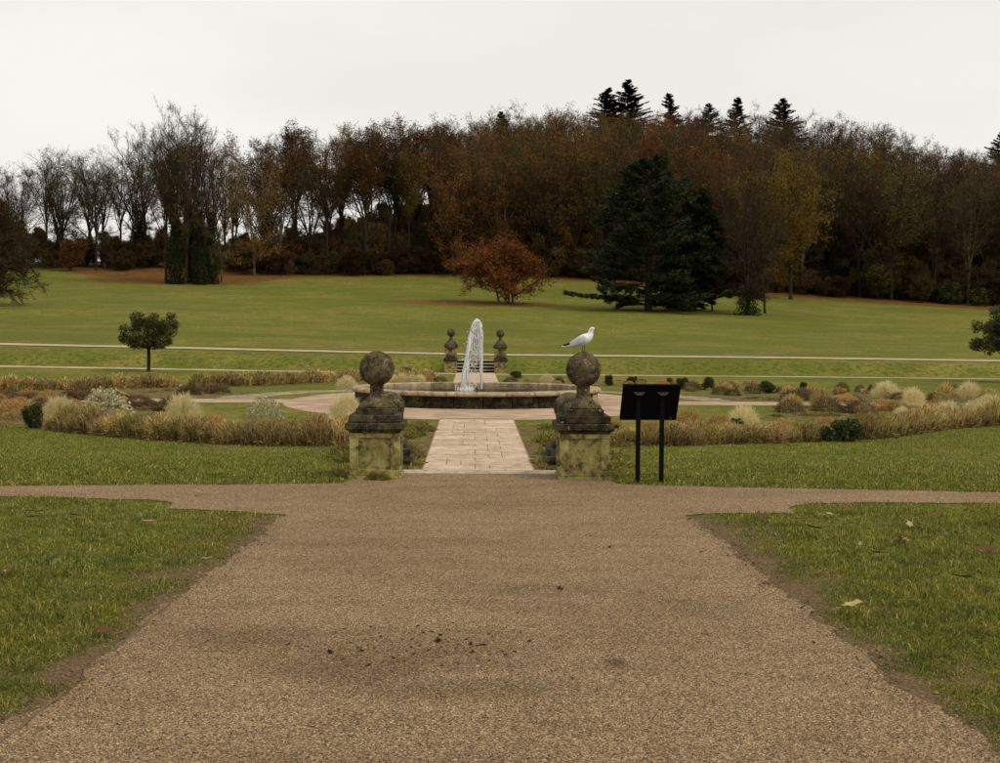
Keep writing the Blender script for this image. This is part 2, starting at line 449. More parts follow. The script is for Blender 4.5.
M['cream'] = foliage('cream_grass', [(.48, .40, .17), (.72, .63, .33), (.88, .82, .54)], obj_var=.08, trans=.5, hue=.008)
M['rust'] = foliage('rusty_mound', [(.22, .115, .036), (.46, .275, .098), (.66, .44, .19)], obj_var=.18, trans=.35, hue=.012)
M['brownmound'] = foliage('brown_seedheads', [(.070, .046, .022), (.145, .098, .048), (.26, .185, .095)], obj_var=.3)
M['silver'] = foliage('silvery_leaves', [(.24, .22, .10), (.46, .43, .24), (.72, .68, .47)], obj_var=.12, hue=.01)
M['lowgreen'] = foliage('low_green_cover', [(.065, .078, .014), (.13, .145, .026), (.24, .205, .05), (.32, .22, .08)], obj_var=.3)
M['deadleaf'] = foliage('dead_leaves', [(.14, .072, .030), (.12, .064, .028)], obj_var=.3, trans=.1)
M['wetleaf'] = foliage('wet_dead_leaves', [(.040, .018, .009), (.030, .015, .008)], obj_var=.4, trans=0)
M['paleleaf'] = foliage('pale_dead_leaves', [(.42, .30, .15), (.40, .28, .14)], obj_var=.3, trans=.1)

def mat_water():
    t = NT('basin_water'); p = t.coord()
    t.b.inputs['Base Color'].default_value = (.018, .020, .014, 1); t.rough(.06, .5); t.b.inputs['IOR'].default_value = 1.33
    t.bump(t.noise(p, 6, 4, .6), .25, .02)
    return t.m
M['water'] = mat_water()
def mat_spray():
    t = NT('white_water'); t.b.inputs['Base Color'].default_value = (.93, .93, .91, 1); t.rough(.25, .5)
    tr = t.n.new('ShaderNodeBsdfTranslucent'); tr.inputs['Color'].default_value = (.95, .95, .93, 1)
    mx = t.n.new('ShaderNodeMixShader'); mx.inputs['Fac'].default_value = .4
    t.b.inputs['Base Color'].default_value = (1, 1, .99, 1); tr.inputs['Color'].default_value = (1, 1, .99, 1)
    t.l.new(t.b.outputs['BSDF'], mx.inputs[1]); t.l.new(tr.outputs['BSDF'], mx.inputs[2]); t.l.new(mx.outputs['Shader'], t.out.inputs['Surface'])
    return t.m
M['spray'] = mat_spray(); M['spray'].node_tree.nodes['Principled BSDF'].inputs['Roughness'].default_value = .6

# ------------------------------------------------------------------ ground sheet
RNG = np.random.default_rng(7)
random.seed(7)

def steps_(*segs):
    out = []
    for a, b, s in segs: out.extend(np.arange(a, b, s))
    return np.array(out + [segs[-1][1]])

BUSH = (atY(505, 162), 162.0)
def litter_mask(X, Y):
    m = np.zeros_like(X)
    edge = np.interp(X / np.maximum(Y, 1), [-.42, -.33, -.26, -.24, -.2, -.13, .0, .08, .14, .20, .25, .33, .42], [213, 209, 190, 183, 183, 205, 212, 208, 200, 197, 195, 190, 186])
    m = np.maximum(m, sstep(-9, 6, Y - edge))
    m = np.maximum(m, .85 * (1 - sstep(.1, 1.5, np.hypot((X - BUSH[0] + 3.5) / 13.0, (Y - BUSH[1] + 3) / 9.0))))
    m = np.maximum(m, .7 * (1 - sstep(.3, 1.2, np.hypot((X + 45) / 22.0, (Y - 188) / 11.0))))
    return m

def brush_shade_mask(X, Y):  # where the ground colour carries the painted shade under the trees
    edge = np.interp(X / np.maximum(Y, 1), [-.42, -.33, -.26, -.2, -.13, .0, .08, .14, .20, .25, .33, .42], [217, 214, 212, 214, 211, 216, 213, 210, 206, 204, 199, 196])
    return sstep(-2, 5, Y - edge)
gx = steps_((-1500, -240, 90), (-240, -60, 5), (-60, -16, 1.5), (-16, -4, .5), (-4, -1.45, .15), (-1.45, -1.2, .05), (-1.2, 1.2, .3), (1.2, 1.45, .05), (1.45, 4, .15), (4, 16, .5), (16, 60, 1.5), (60, 240, 5), (240, 1500, 90))
gy = steps_((-60, 0, 6), (0, 15, 1), (15, 25, .2), (25, 60, 1.2), (60, 70, .25), (70, 420, 2.5), (420, 1400, 60))
GX, GY = np.meshgrid(gx, gy)
GZ = H(GX, GY)
nx, ny = len(gx), len(gy)
idx = np.arange(nx * ny).reshape(ny, nx)
F = np.stack([idx[:-1, :-1].ravel(), idx[:-1, 1:].ravel(), idx[1:, 1:].ravel(), idx[1:, :-1].ravel()], 1)
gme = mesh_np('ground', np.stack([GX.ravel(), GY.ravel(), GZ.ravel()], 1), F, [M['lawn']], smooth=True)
at = gme.attributes.new('litter', 'FLOAT', 'POINT')
at.data.foreach_set('value', litter_mask(GX.ravel(), GY.ravel()).astype(np.float32))
at = gme.attributes.new('brush_shade', 'FLOAT', 'POINT')
at.data.foreach_set('value', brush_shade_mask(GX.ravel(), GY.ravel()).astype(np.float32))
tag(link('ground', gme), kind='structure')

# ------------------------------------------------------------------ gravel path (outline read from the photograph, laid on the ground)
def pp(pts): return [onz(x, y, 0) for x, y in pts]
def rough_line(P, amp, step=.06, seed=0):
    r = np.random.default_rng(seed); out = []
    ph = r.uniform(0, 6, 6)
    L = 0
    for (x0, y0), (x1, y1) in zip(P[:-1], P[1:]):
        d = math.hypot(x1 - x0, y1 - y0); n = max(1, int(d / step))
        for k in range(n):
            t = k / n; s = L + d * t
            w = amp * (math.sin(s * 5.1 + ph[0]) * .5 + math.sin(s * 11.7 + ph[1]) * .35 + math.sin(s * 23 + ph[2]) * .25 + r.normal() * .32)
            nx_, ny_ = -(y1 - y0) / d, (x1 - x0) / d
            out.append((x0 + (x1 - x0) * t + nx_ * w, y0 + (y1 - y0) * t + ny_ * w))
        L += d
    out.append(P[-1]); return out

LEFT_IN = rough_line([(-30, onz(0, 497, 0)[1])] + pp([(0, 497), (60, 498), (150, 500.5), (172, 503), (169, 509), (215, 511), (283, 515)]), .03, seed=1)
LEFT_EDGE = pp([(283, 515), (250, 545), (214, 570), (186, 592), (150, 616), (107, 655), (82, 681), (47, 703), (0, 728)])
xl, yl = LEFT_EDGE[-1]
LEFT_EDGE = rough_line(LEFT_EDGE + [(xl - .35, 4.2), (xl - .3, 2), (xl - .3, -12)], .045, seed=2)
RIGHT_IN = rough_line(pp([(686, 516), (715, 514), (762, 513.5), (796, 514), (790, 508), (806, 504), (900, 503), (1000, 504)]) + [(30, onz(1000, 504, 0)[1] - .3)], .03, seed=3)
RIGHT_EDGE = pp([(686, 516), (715, 535), (755, 570), (800, 605), (825, 625), (860, 650), (885, 680), (940, 712), (995, 747)])
xr, yr = RIGHT_EDGE[-1]
RIGHT_EDGE = rough_line(RIGHT_EDGE + [(xr + .15, 4.2), (xr + .15, 2), (xr + .15, -12)], .045, seed=4)
TOP_L = rough_line([(-30, onz(0, 486, 0)[1])] + pp([(0, 486.5), (150, 485.5), (300, 484.5), (344, 483.5)]) , .02, seed=5)
TOP_R = rough_line(pp([(616, 484.5), (690, 487), (850, 490), (1000, 493)]) + [(30, onz(1000, 493, 0)[1] - .25)], .02, seed=6)
PATH = LEFT_IN + LEFT_EDGE + RIGHT_EDGE[::-1] + RIGHT_IN + TOP_R[::-1] + [(1.52, 15.6), (1.5, 16.14), (-1.5, 16.14), (-1.52, 15.6)] + TOP_L[::-1]

def flat_poly(name, poly, z, mat, kind='structure', parent=None):
    bm = bmesh.new()
    vs = [bm.verts.new((x, y, z)) for x, y in poly]
    f = bm.faces.new(vs); f.normal_update()
    if f.normal.z < 0: f.normal_flip()
    bmesh.ops.triangulate(bm, faces=[f])
    me = bpy.data.meshes.new(name); bm.to_mesh(me); bm.free(); me.materials.append(mat)
    o = link(name, me, parent)
    if kind: o['kind'] = kind
    return o

stain = [(*onz(425, 648, 0), .95, .6, .30), (*onz(350, 672, 0), .6, .35, .45), (*onz(616, 664, 0), .09, .13, .8), (*onz(470, 690, 0), .9, .25, .35), (*onz(250, 640, 0), .5, .35, .35), (*onz(700, 610, 0), .5, .3, .3), (*onz(560, 590, 0), .9, .35, .22)]
M['gravel'] = mat_gravel(stain)
flat_poly('gravel_path', PATH, .008, M['gravel'])

def soil_verge(line, side, seed):
    """sheet of bare soil between path edge and turf; side is the turf side"""
    r = np.random.default_rng(seed); q = np.array(line)
    ys = np.arange(3.2, q[:, 1].max() - .05, .16); o = np.argsort(q[:, 1]); V = []; F = []
    for i, y in enumerate(ys):
        x = float(np.interp(y, q[o, 1], q[o, 0]))
        V += [(x - side * .16, y, .004), (x + side * r.uniform(.35, .75), y, .004)]
        if i: F.append((2 * i - 2, 2 * i - 1, 2 * i + 1, 2 * i) if side > 0 else (2 * i - 1, 2 * i - 2, 2 * i, 2 * i + 1))
    me = bpy.data.meshes.new('soil_verge'); me.from_pydata(V, [], F); me.materials.append(M['soil'])
    return tag(link('soil_verge', me), kind='structure')
soil_verge(LEFT_EDGE, -1, 1)
soil_verge(RIGHT_EDGE, 1, 2)

# pale paths across the far bank, draped over the ground
def drape(name, cx, half, mat, lift, label=None):
    V = []; F = []
    xs = np.arange(-75, 76, 2.0)
    for i, x in enumerate(xs):
        yc = cx(x)
        for k in range(5):
            y = yc + half * (k / 2 - 1); V.append((x, y, h1(x, y) + lift))
        if i:
            for k in range(4): F.append(((i - 1) * 5 + k, i * 5 + k, i * 5 + k + 1, (i - 1) * 5 + k + 1))
    me = bpy.data.meshes.new(name); me.from_pydata(V, [], F); me.materials.append(mat)
    return tag(link(name, me), kind='structure')
drape('terrace_path', lambda x: 70.3 - .035 * x, 1.15, M['pathpale'], .03)
drape('lower_path', lambda x: 61.9 - .05 * x, .5, M['pathpale'], .012)

# ------------------------------------------------------------------ sunken garden floor
FC = (0.0, 40.4)                     # centre of the fountain
def arc_pts(r, a0, a1, n): return [(FC[0] + r * math.cos(a0 + (a1 - a0) * k / n), FC[1] + r * math.sin(a0 + (a1 - a0) * k / n)) for k in range(n + 1)]
def ring_sheet(name, r0, r1, a0, a1, z, mat, wob=0, seed=0):
    n = max(8, int(abs(a1 - a0) * 24)); r = np.random.default_rng(seed)
    A = arc_pts(r0, a0, a1, n); B = arc_pts(r1, a0, a1, n)
    V = []; F = []
    for i in range(n + 1):
        w = r.normal() * wob
        V += [(A[i][0] * (1 - w), A[i][1] + w, z), (B[i][0] * (1 + w), B[i][1] + w, z)]
        if i: F.append((2 * i - 2, 2 * i - 1, 2 * i + 1, 2 * i))
    me = bpy.data.meshes.new(name); me.from_pydata(V, [], F); me.materials.append(mat)
    return tag(link(name, me), kind='structure')
flat_poly('ring_path', [(FC[0] + 5.9 * math.cos(k * math.pi / 48), FC[1] + 7.5 * math.sin(k * math.pi / 48)) for k in range(96)], LOW + .010, M['ringgravel'])
for s in (-1, 1):
    x0, x1 = sorted((s * 5.6, s * 24))
    flat_poly('cross_path', [(x0, 39.5), (x1, 39.5), (x1, 41.3), (x0, 41.3)], LOW + .007, M['ringgravel'])
A_ = math.radians
for k, (a, b, r0, r1) in enumerate([(A_(202), A_(262), 12.4, 14.6), (A_(278), A_(338), 12.4, 14.6), (A_(188), A_(215), 9.5, 12.4), (A_(320), A_(352), 9.5, 12.4),
                                    (A_(98), A_(172), 12.2, 15.4), (A_(8), A_(82), 12.2, 15.4), (A_(146), A_(172), 8.6, 12.2), (A_(8), A_(34), 8.6, 12.2)]):
    ring_sheet('planting_bed', r0, r1, a, b, LOW + .005, M['mulch'], .012, k)
for s in (-1, 1):                    # beds flanking the paved walk
    flat_poly('planting_bed', rough_line([(s * .955, 20.6), (s * .955, 31.5), (s * 2.3, 31.3), (s * 3.4, 26.6), (s * 2.6, 20.6)], .05, .3, 10 + s), LOW + .006, M['mulch'])
ring_sheet('gravel_margin', 7.2, 8.5, A_(100), A_(172), LOW + .009, M['dryedge'], .01, 21)
ring_sheet('gravel_margin', 7.2, 8.4, A_(8), A_(80), LOW + .009, M['dryedge'], .01, 22)

# paved walk: every slab a piece of the walk
walk = link('paved_walk', None, None, (0, 17.95, LOW)); tag(walk, kind='structure')
base = MB(); base.box(-.95, .95, 0, 15.4, -.08, .024); base.build('bedding', M['joint'], walk)
slabs = {}
y = .02; row = 0
while y < 14.9:
    d = random.choice([.45, .52, .6, .66])
    cuts = [-.93] + sorted(random.sample([-.55, -.3, -.05, .2, .45], 2)) + [.93]
    for a, b in zip(cuts[:-1], cuts[1:]):
        key = (round(b - a, 2), d)
        if key not in slabs:
            m = MB(); w2 = (b - a) / 2 - .003
            m.add([(-w2, -d / 2 + .006, 0), (w2, -d / 2 + .006, 0), (w2, d / 2 - .006, 0), (-w2, d / 2 - .006, 0),
                   (-w2 + .006, -d / 2 + .012, .03), (w2 - .006, -d / 2 + .012, .03), (w2 - .006, d / 2 - .012, .03), (-w2 + .006, d / 2 - .012, .03)],
                  [(4, 5, 6, 7), (0, 1, 5, 4), (1, 2, 6, 5), (2, 3, 7, 6), (3, 0, 4, 7), (3, 2, 1, 0)])
            slabs[key] = m.mesh('paving_slab', M['slab'])
        o = link('paving_slab', slabs[key], walk, ((a + b) / 2, y + d / 2, -.004 + random.uniform(0, .006)))
    y += d
walk2 = link('far_paved_walk', None, None, (0, 44.2, LOW)); tag(walk2, kind='structure')
base = MB(); base.box(-.95, .95, 0, 19.4, -.08, .024); base.build('bedding', M['joint'], walk2)
keys = list(slabs); y = 2.6
while y < 18.8:
    d = random.choice([.45, .52, .6, .66]); x = -.93
    for ks in range(3):
        c = [q for q in keys if q[1] == d]
        q = random.choice(c); sx = .62 / q[0]
        link('paving_slab', slabs[q], walk2, (-.62 + .62 * ks, y + d / 2, -.002), scale=(sx, 1, 1))
    y += d

# ------------------------------------------------------------------ steps
def steps(name, label, y0, rise_from, up, n=4, tread=.35, h=.15):
    """flight of stone steps; y0 is where the first riser stands"""
    t = thing(name, label, 'steps', (0, y0, rise_from))
    for k in range(n):
        m = MB(); nb = MB()
        if up:
            m.box(-1.10, 1.10, k * tread, n * tread + .3, k * h + (.001 if k else -.1), (k + 1) * h - .035)
            nb.box(-1.105, 1.105, k * tread - .025, (k + 1) * tread + (.3 if k == n - 1 else 0), (k + 1) * h - .034, (k + 1) * h)
        else:
            z1 = -k * h
            m.box(-1.10, 1.10, -.3, k * tread, z1 - h + (0 if k < n - 1 else -.1), z1 - .035)
            nb.box(-1.105, 1.105, (k - 1) * tread if k else -.36, k * tread + .025, z1 - .034, z1)
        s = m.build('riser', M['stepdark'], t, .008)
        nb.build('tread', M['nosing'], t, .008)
    return t
steps('garden_steps', 'stone steps going down between the near ball topped piers to the paved walk', 16.5, 0.014, False, h=.1535)
steps('garden_steps', 'dark stone steps with pale edges rising beyond the fountain between small piers', 63.55, LOW, True)
for s in (-1, 1):
    for (ya, yb, zz, lab) in ((16.22, 17.5, .05, 'low stone cheek wall beside the near steps, joining two ball topped piers'), (63.75, 65.2, .02, 'low stone cheek wall beside the far steps beyond the fountain')):
        t = thing('cheek_wall', lab, 'wall', (s * 1.26, (ya + yb) / 2, LOW), 0, 'cheek walls of the steps at %d m' % int(ya))
        L = yb - ya
        m = MB(); m.box(-.13, .13, -L / 2, L / 2, -.1, -LOW + zz - .09); m.build('wall_body', M['stone'], t, .01)
        m = MB(); m.box(-.16, .16, -L / 2, L / 2, -LOW + zz - .088, -LOW + zz); m.build('coping', M['stonedark'], t, .012)

# ------------------------------------------------------------------ piers with ball finials
def sq(w, z): return [(-w, -w, z), (w, -w, z), (w, w, z), (-w, w, z)]
def make_pier(name, label, loc, group=None, seed=0, detail=True):
    r = random.Random(seed)
    t = thing(name, label, 'pier', loc, r.uniform(-.015, .015), group)
    m = MB(); m.box(-.318, .318, -.318, .318, -.08, .045); m.build('plinth', M['stone'], t, .012)
    m = MB()                                  # pedestal with a sunk field on each face
    W, z0, z1 = .268, .046, .56
    m.loft([sq(W, z0), sq(W, z1)], smooth=False)
    body = m.build('pedestal', M['stone'], t, .008)
    fr = .075
    for a in range(4):
        E = W + .032 if a % 2 == 0 else W - .005
        for (xa, xb, za, zb, nm) in ((-E, E, z0, z0 + fr, 'panel_rail'), (-E, E, z1 - fr * .8, z1 - .001, 'panel_rail'), (-E, -W + fr, z0 + fr + .001, z1 - fr * .8 - .001, 'panel_stile'), (W - fr, E, z0 + fr + .001, z1 - fr * .8 - .001, 'panel_stile')):
            p = MB(); p.box(xa, xb, -W - .034, -W + .004, za, zb)
            if detail:
                o = p.build(nm, M['stone'], body, .006, 1); o.rotation_euler = (0, 0, a * math.pi / 2)
    m = MB(); m.loft([sq(.30, .561), sq(.315, .59), sq(.345, .605), sq(.352, .61), sq(.352, .675), sq(.345, .683)], smooth=False); m.build('cornice', M['stonedark'], t, .006)
    m = MB(); m.loft([sq(.305, .684), sq(.308, .70), sq(.308, .768), sq(.300, .776)], smooth=False); m.build('upper_block', M['stonedark'], t, .006)
    m = MB(); m.loft([sq(.232, .777), sq(.232, .845), sq(.224, .852)], smooth=False); m.build('finial_base', M['stonedark'], t, .006)
    m = MB()                                  # flared square neck turning round towards the ball
    rings = []
    for k in range(9):
        q = k / 8; w = .212 * (1 - q) ** 2.1 + .083
        w = min(w, .215); rd = q
        ring = []
        for j in range(16):
            a = 2 * math.pi * (j + .5) / 16 ; c, s_ = math.cos(a), math.sin(a); mx = max(abs(c), abs(s_))
            kk = (1 / mx) * (1 - rd) + rd
            ring.append((c * w * kk, s_ * w * kk, .853 + .19 * q))
        rings.append(ring)
    rings.append([(x * .98, y_ * .98, 1.13) for x, y_, z_ in rings[-1]])
    m.loft(rings); m.build('neck', M['stoneball'], t)
    m = MB(); R = .214
    m.lathe([(max(.001, R * math.sin(math.pi * k / 20)) * (1 + .006 * math.sin(k * 3.3)), 1.325 - R * math.cos(math.pi * k / 20)) for k in range(21)], 32)
    b = m.build('ball', M['stoneball'], t); b.rotation_euler = (0, 0, r.uniform(0, 6))
    return t
PY = 15.85
make_pier('gate_pier', 'mossy stone pier with bare ball finial, no bird, at the head of near steps', (-1.26, PY, 0), seed=1)
rp = make_pier('gate_pier', 'mossy stone pier with large ball finial carrying the white gull beside the black sign', (1.26, PY, 0), seed=2)
m = MB(); m.tube([(.345, -.20, .645), (.385, -.20, .645)], [.022, .022], 8); m.lathe([(.012, -.02), (.026, -.008), (.026, .012), (.010, .026)], 10, c=(.392, -.20, .645)); m.build('iron_pin', M['stonedark'], rp)
make_pier('gate_pier', 'lower ball topped pier at foot of near steps, behind the birdless pier', (-1.24, 17.9, LOW), seed=3)
make_pier('gate_pier', 'lower ball topped pier at foot of near steps, behind the gull topped pier', (1.24, 17.9, LOW), seed=4)
for s in (-1, 1):
    make_pier('gate_pier', 'small looking dark ball topped pier at the foot of the far steps beyond the fountain', (s * 1.22, 63.3, LOW), 'piers at the foot of the far steps', 5 + s)
    make_pier('gate_pier', 'small looking dark ball topped pier at the head of the far steps beyond the fountain', (s * 1.24, 65.6, h1(s * 1.24, 65.6)), 'piers at the head of the far steps', 9 + s)

# ------------------------------------------------------------------ fountain
ft = thing('fountain', 'low round stone fountain basin with pale coping and a white water jet', 'fountain', (FC[0], FC[1], LOW))
RX, RY = 3.86, 3.40
def ell(r, a): return (RX - r) * math.cos(a), (RY - r) * math.sin(a)
def arc_block(a0, a1, prof, seg=4, gap=.006):
    """profile of (inset, z) points swept along the oval"""
    rings = []
    for k in range(seg + 1):
        a = a0 + gap + (a1 - a0 - 2 * gap) * k / seg
        rings.append([(*ell(r, a), z) for r, z in prof])
    m = MB(); m.loft(rings, smooth=False); return m
NB = 28
for k in range(NB):
    a0, a1 = 2 * math.pi * k / NB, 2 * math.pi * (k + 1) / NB
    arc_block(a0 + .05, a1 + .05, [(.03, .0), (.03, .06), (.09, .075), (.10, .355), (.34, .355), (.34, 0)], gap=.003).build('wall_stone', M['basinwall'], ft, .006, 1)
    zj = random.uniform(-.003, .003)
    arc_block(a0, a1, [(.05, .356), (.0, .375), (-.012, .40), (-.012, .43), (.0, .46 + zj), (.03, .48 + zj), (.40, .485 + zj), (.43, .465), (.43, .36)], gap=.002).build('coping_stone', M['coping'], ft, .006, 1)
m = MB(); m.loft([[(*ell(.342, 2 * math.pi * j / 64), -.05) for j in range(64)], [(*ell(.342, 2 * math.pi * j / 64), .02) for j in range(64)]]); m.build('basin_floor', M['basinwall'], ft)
n = 64; rings = [[(*ell(.345 + (RX - .36) * q, 2 * math.pi * j / n), .37 + .004 * math.sin(9 * q * 3 + j)) for j in range(n)] for q in np.linspace(0, .88, 9)]
m = MB(); m.loft(rings, cap=False); m.add(rings[-1], [tuple(range(n))]); m.build('water_surface', M['water'], ft)
m = MB(); m.lathe([(.16, .02), (.14, .30), (.07, .34), (.045, .42), (.035, .47)], 16); nz = m.build('nozzle', M['stonedark'], ft)
# jet: water thrown up and drifting to one side, drawn out in strands that break into drops
def jet():
    r = np.random.default_rng(11); V = []; F = []
    def strand(P, w):
        o = len(V)
        d = np.gradient(P, axis=0); d /= np.linalg.norm(d, axis=1)[:, None] + 1e-9
        s1 = np.cross(d, [0.3, 1, .1]); s1 /= np.linalg.norm(s1, axis=1)[:, None] + 1e-9
        s2 = np.cross(d, s1)
        for i in range(len(P)):
            for k in range(4):
                a = k * math.pi / 2
                V.append(P[i] + (s1[i] * math.cos(a) + s2[i] * math.sin(a)) * w[i])
        for i in range(len(P) - 1):
            for k in range(4): F.append((o + i * 4 + k, o + i * 4 + (k + 1) % 4, o + i * 4 + 4 + (k + 1) % 4, o + i * 4 + 4 + k))
    g = 9.81
    for j in range(520):
        fall = r.random() < .5; vx = r.normal(-.43, .07) if fall else r.uniform(-.32, .02); top = 2.2 * (1 - 2.4 * (vx + .16) ** 2) * (1 - .18 * r.random() ** 1.5)
        v0 = math.sqrt(2 * g * top); T = 2 * v0 / g
        vy = r.normal(0, .12)
        t0 = r.uniform(.3, .92) * T if fall else r.uniform(0, .55) * T; t1 = min(T, t0 + r.uniform(.05, .22) * T)
        t = np.linspace(t0, t1, 8)
        wind = -.06 * t ** 2
        P = np.stack([.16 + vx * t + wind + r.normal(0, .012), vy * t + r.normal(0, .012), .40 + v0 * t - .5 * g * t ** 2], 1)
        P[:, 2] = np.maximum(P[:, 2], .375)
        w = np.sin(np.linspace(.05, math.pi - .05, 8)) * r.uniform(.010, .026)
        strand(P, w)
    for j in range(60):                                    # solid rising column
        top = 1.95 * r.uniform(.8, 1); v0 = math.sqrt(2 * g * top); T = v0 / g
        t = np.linspace(0, T * r.uniform(.5, .98), 14)
        P = np.stack([.16 + r.normal(-.07, .05) * t + r.normal(0, .012), r.normal(0, .05) * t + r.normal(0, .01), .42 + v0 * t - .5 * g * t ** 2], 1)
        strand(P, np.linspace(.010, .016, 14) * np.sin(np.linspace(.5, math.pi - .1, 14)))
    for j in range(900):
        top = 2.05 * r.uniform(.5, 1.02); v0 = math.sqrt(2 * g * top); T = 2 * v0 / g; t = r.uniform(.35, 1) * T
        x = .16 + r.normal(-.32, .13) * t; y = r.normal(0, .17) * t; z = max(.40 + v0 * t - .5 * g * t * t, .38)
        s = r.uniform(.005, .014); P = np.array([[x, y, z - s * 1.6], [x, y, z], [x, y, z + s * 2.4]]); strand(P, np.array([.001, s, .001]))
    for j in range(160):                                   # splash crown where it lands
        x = r.normal(-.32, .14); y = r.normal(0, .2); hh = abs(r.normal(0, .07)); s = r.uniform(.006, .018)
        strand(np.array([[x, y, .372], [x, y, .38 + hh * .5], [x, y, .39 + hh]]), np.array([s, s, .001]))
    return mesh_np('water_jet', np.array(V), np.array(F), [M['spray']], smooth=True)
link('water_jet', jet(), ft)

# ------------------------------------------------------------------ sign seen from behind
sx0, sy0 = onz(637.5, 482.5, 0); sx1, _ = onz(661, 482.5, 0)
sg = thing('lectern_sign', 'black two legged lectern sign seen from behind beside the gull topped pier', 'sign', ((sx0 + sx1) / 2, sy0, 0))
hw = (sx1 - sx0) / 2
for s in (-1, 1):
    m = MB(); m.box(s * hw - .026, s * hw + .026, -.026, .026, -.1, 1.06); m.build('post', M['black'], sg, .005)
    m = MB(); m.box(s * hw - .05, s * hw + .05, -.03, .03, .001, .012); m.build('base_plate', M['black'], sg)
zt, zb, yt, yb = 1.145, .735, -.13, .20
pn = Vector((0, (zt - zb), -(yb - yt))).normalized() * -1   # faces the camera and the ground
m = MB(); W = .338; th = Vector((0, .035, .035))
P0 = [Vector((-W, yb, zb)), Vector((W, yb, zb)), Vector((W, yt, zt)), Vector((-W, yt, zt))]
m.add(P0 + [p + th for p in P0], [(0, 3, 2, 1)[::-1], (4, 5, 6, 7), (0, 1, 5, 4), (1, 2, 6, 5), (2, 3, 7, 6), (3, 0, 4, 7)])
panel = m.build('panel', M['black'], sg, .004)
m = MB(); m.box(-W - .004, W + .004, yt - .012, yt + .045, zt + .012, zt + .036); m.build('panel_lip', M['steel'] if False else M['black'], sg, .003)
for s in (-1, 1):
    m = MB(); q = Vector((s * hw, yt, zt)) .lerp(Vector((s * hw, yb, zb)), .17)
    m.add([q + Vector((-.075, -.008, .012)), q + Vector((.075, -.008, .012)), q + Vector((.03, -.03, -.025)), q + Vector((-.03, -.03, -.025)), q + Vector((-.075, .012, .012)), q + Vector((.075, .012, .012)), q + Vector((.03, .012, -.025)), q + Vector((-.03, .012, -.025))],
          [(0, 1, 2, 3)[::-1], (4, 5, 6, 7), (0, 4, 5, 1), (1, 5, 6, 2), (2, 6, 7, 3), (3, 7, 4, 0)])
    m.build('bracket', M['steel'], sg, .003)
m = MB(); q = Vector((W - .07, yt, zt)).lerp(Vector((W - .07, yb, zb)), .93); m.box(q.x - .012, q.x + .012, q.y - .02, q.y, q.z - .010, q.z + .010); m.build('maker_plate', M['steel'], sg)

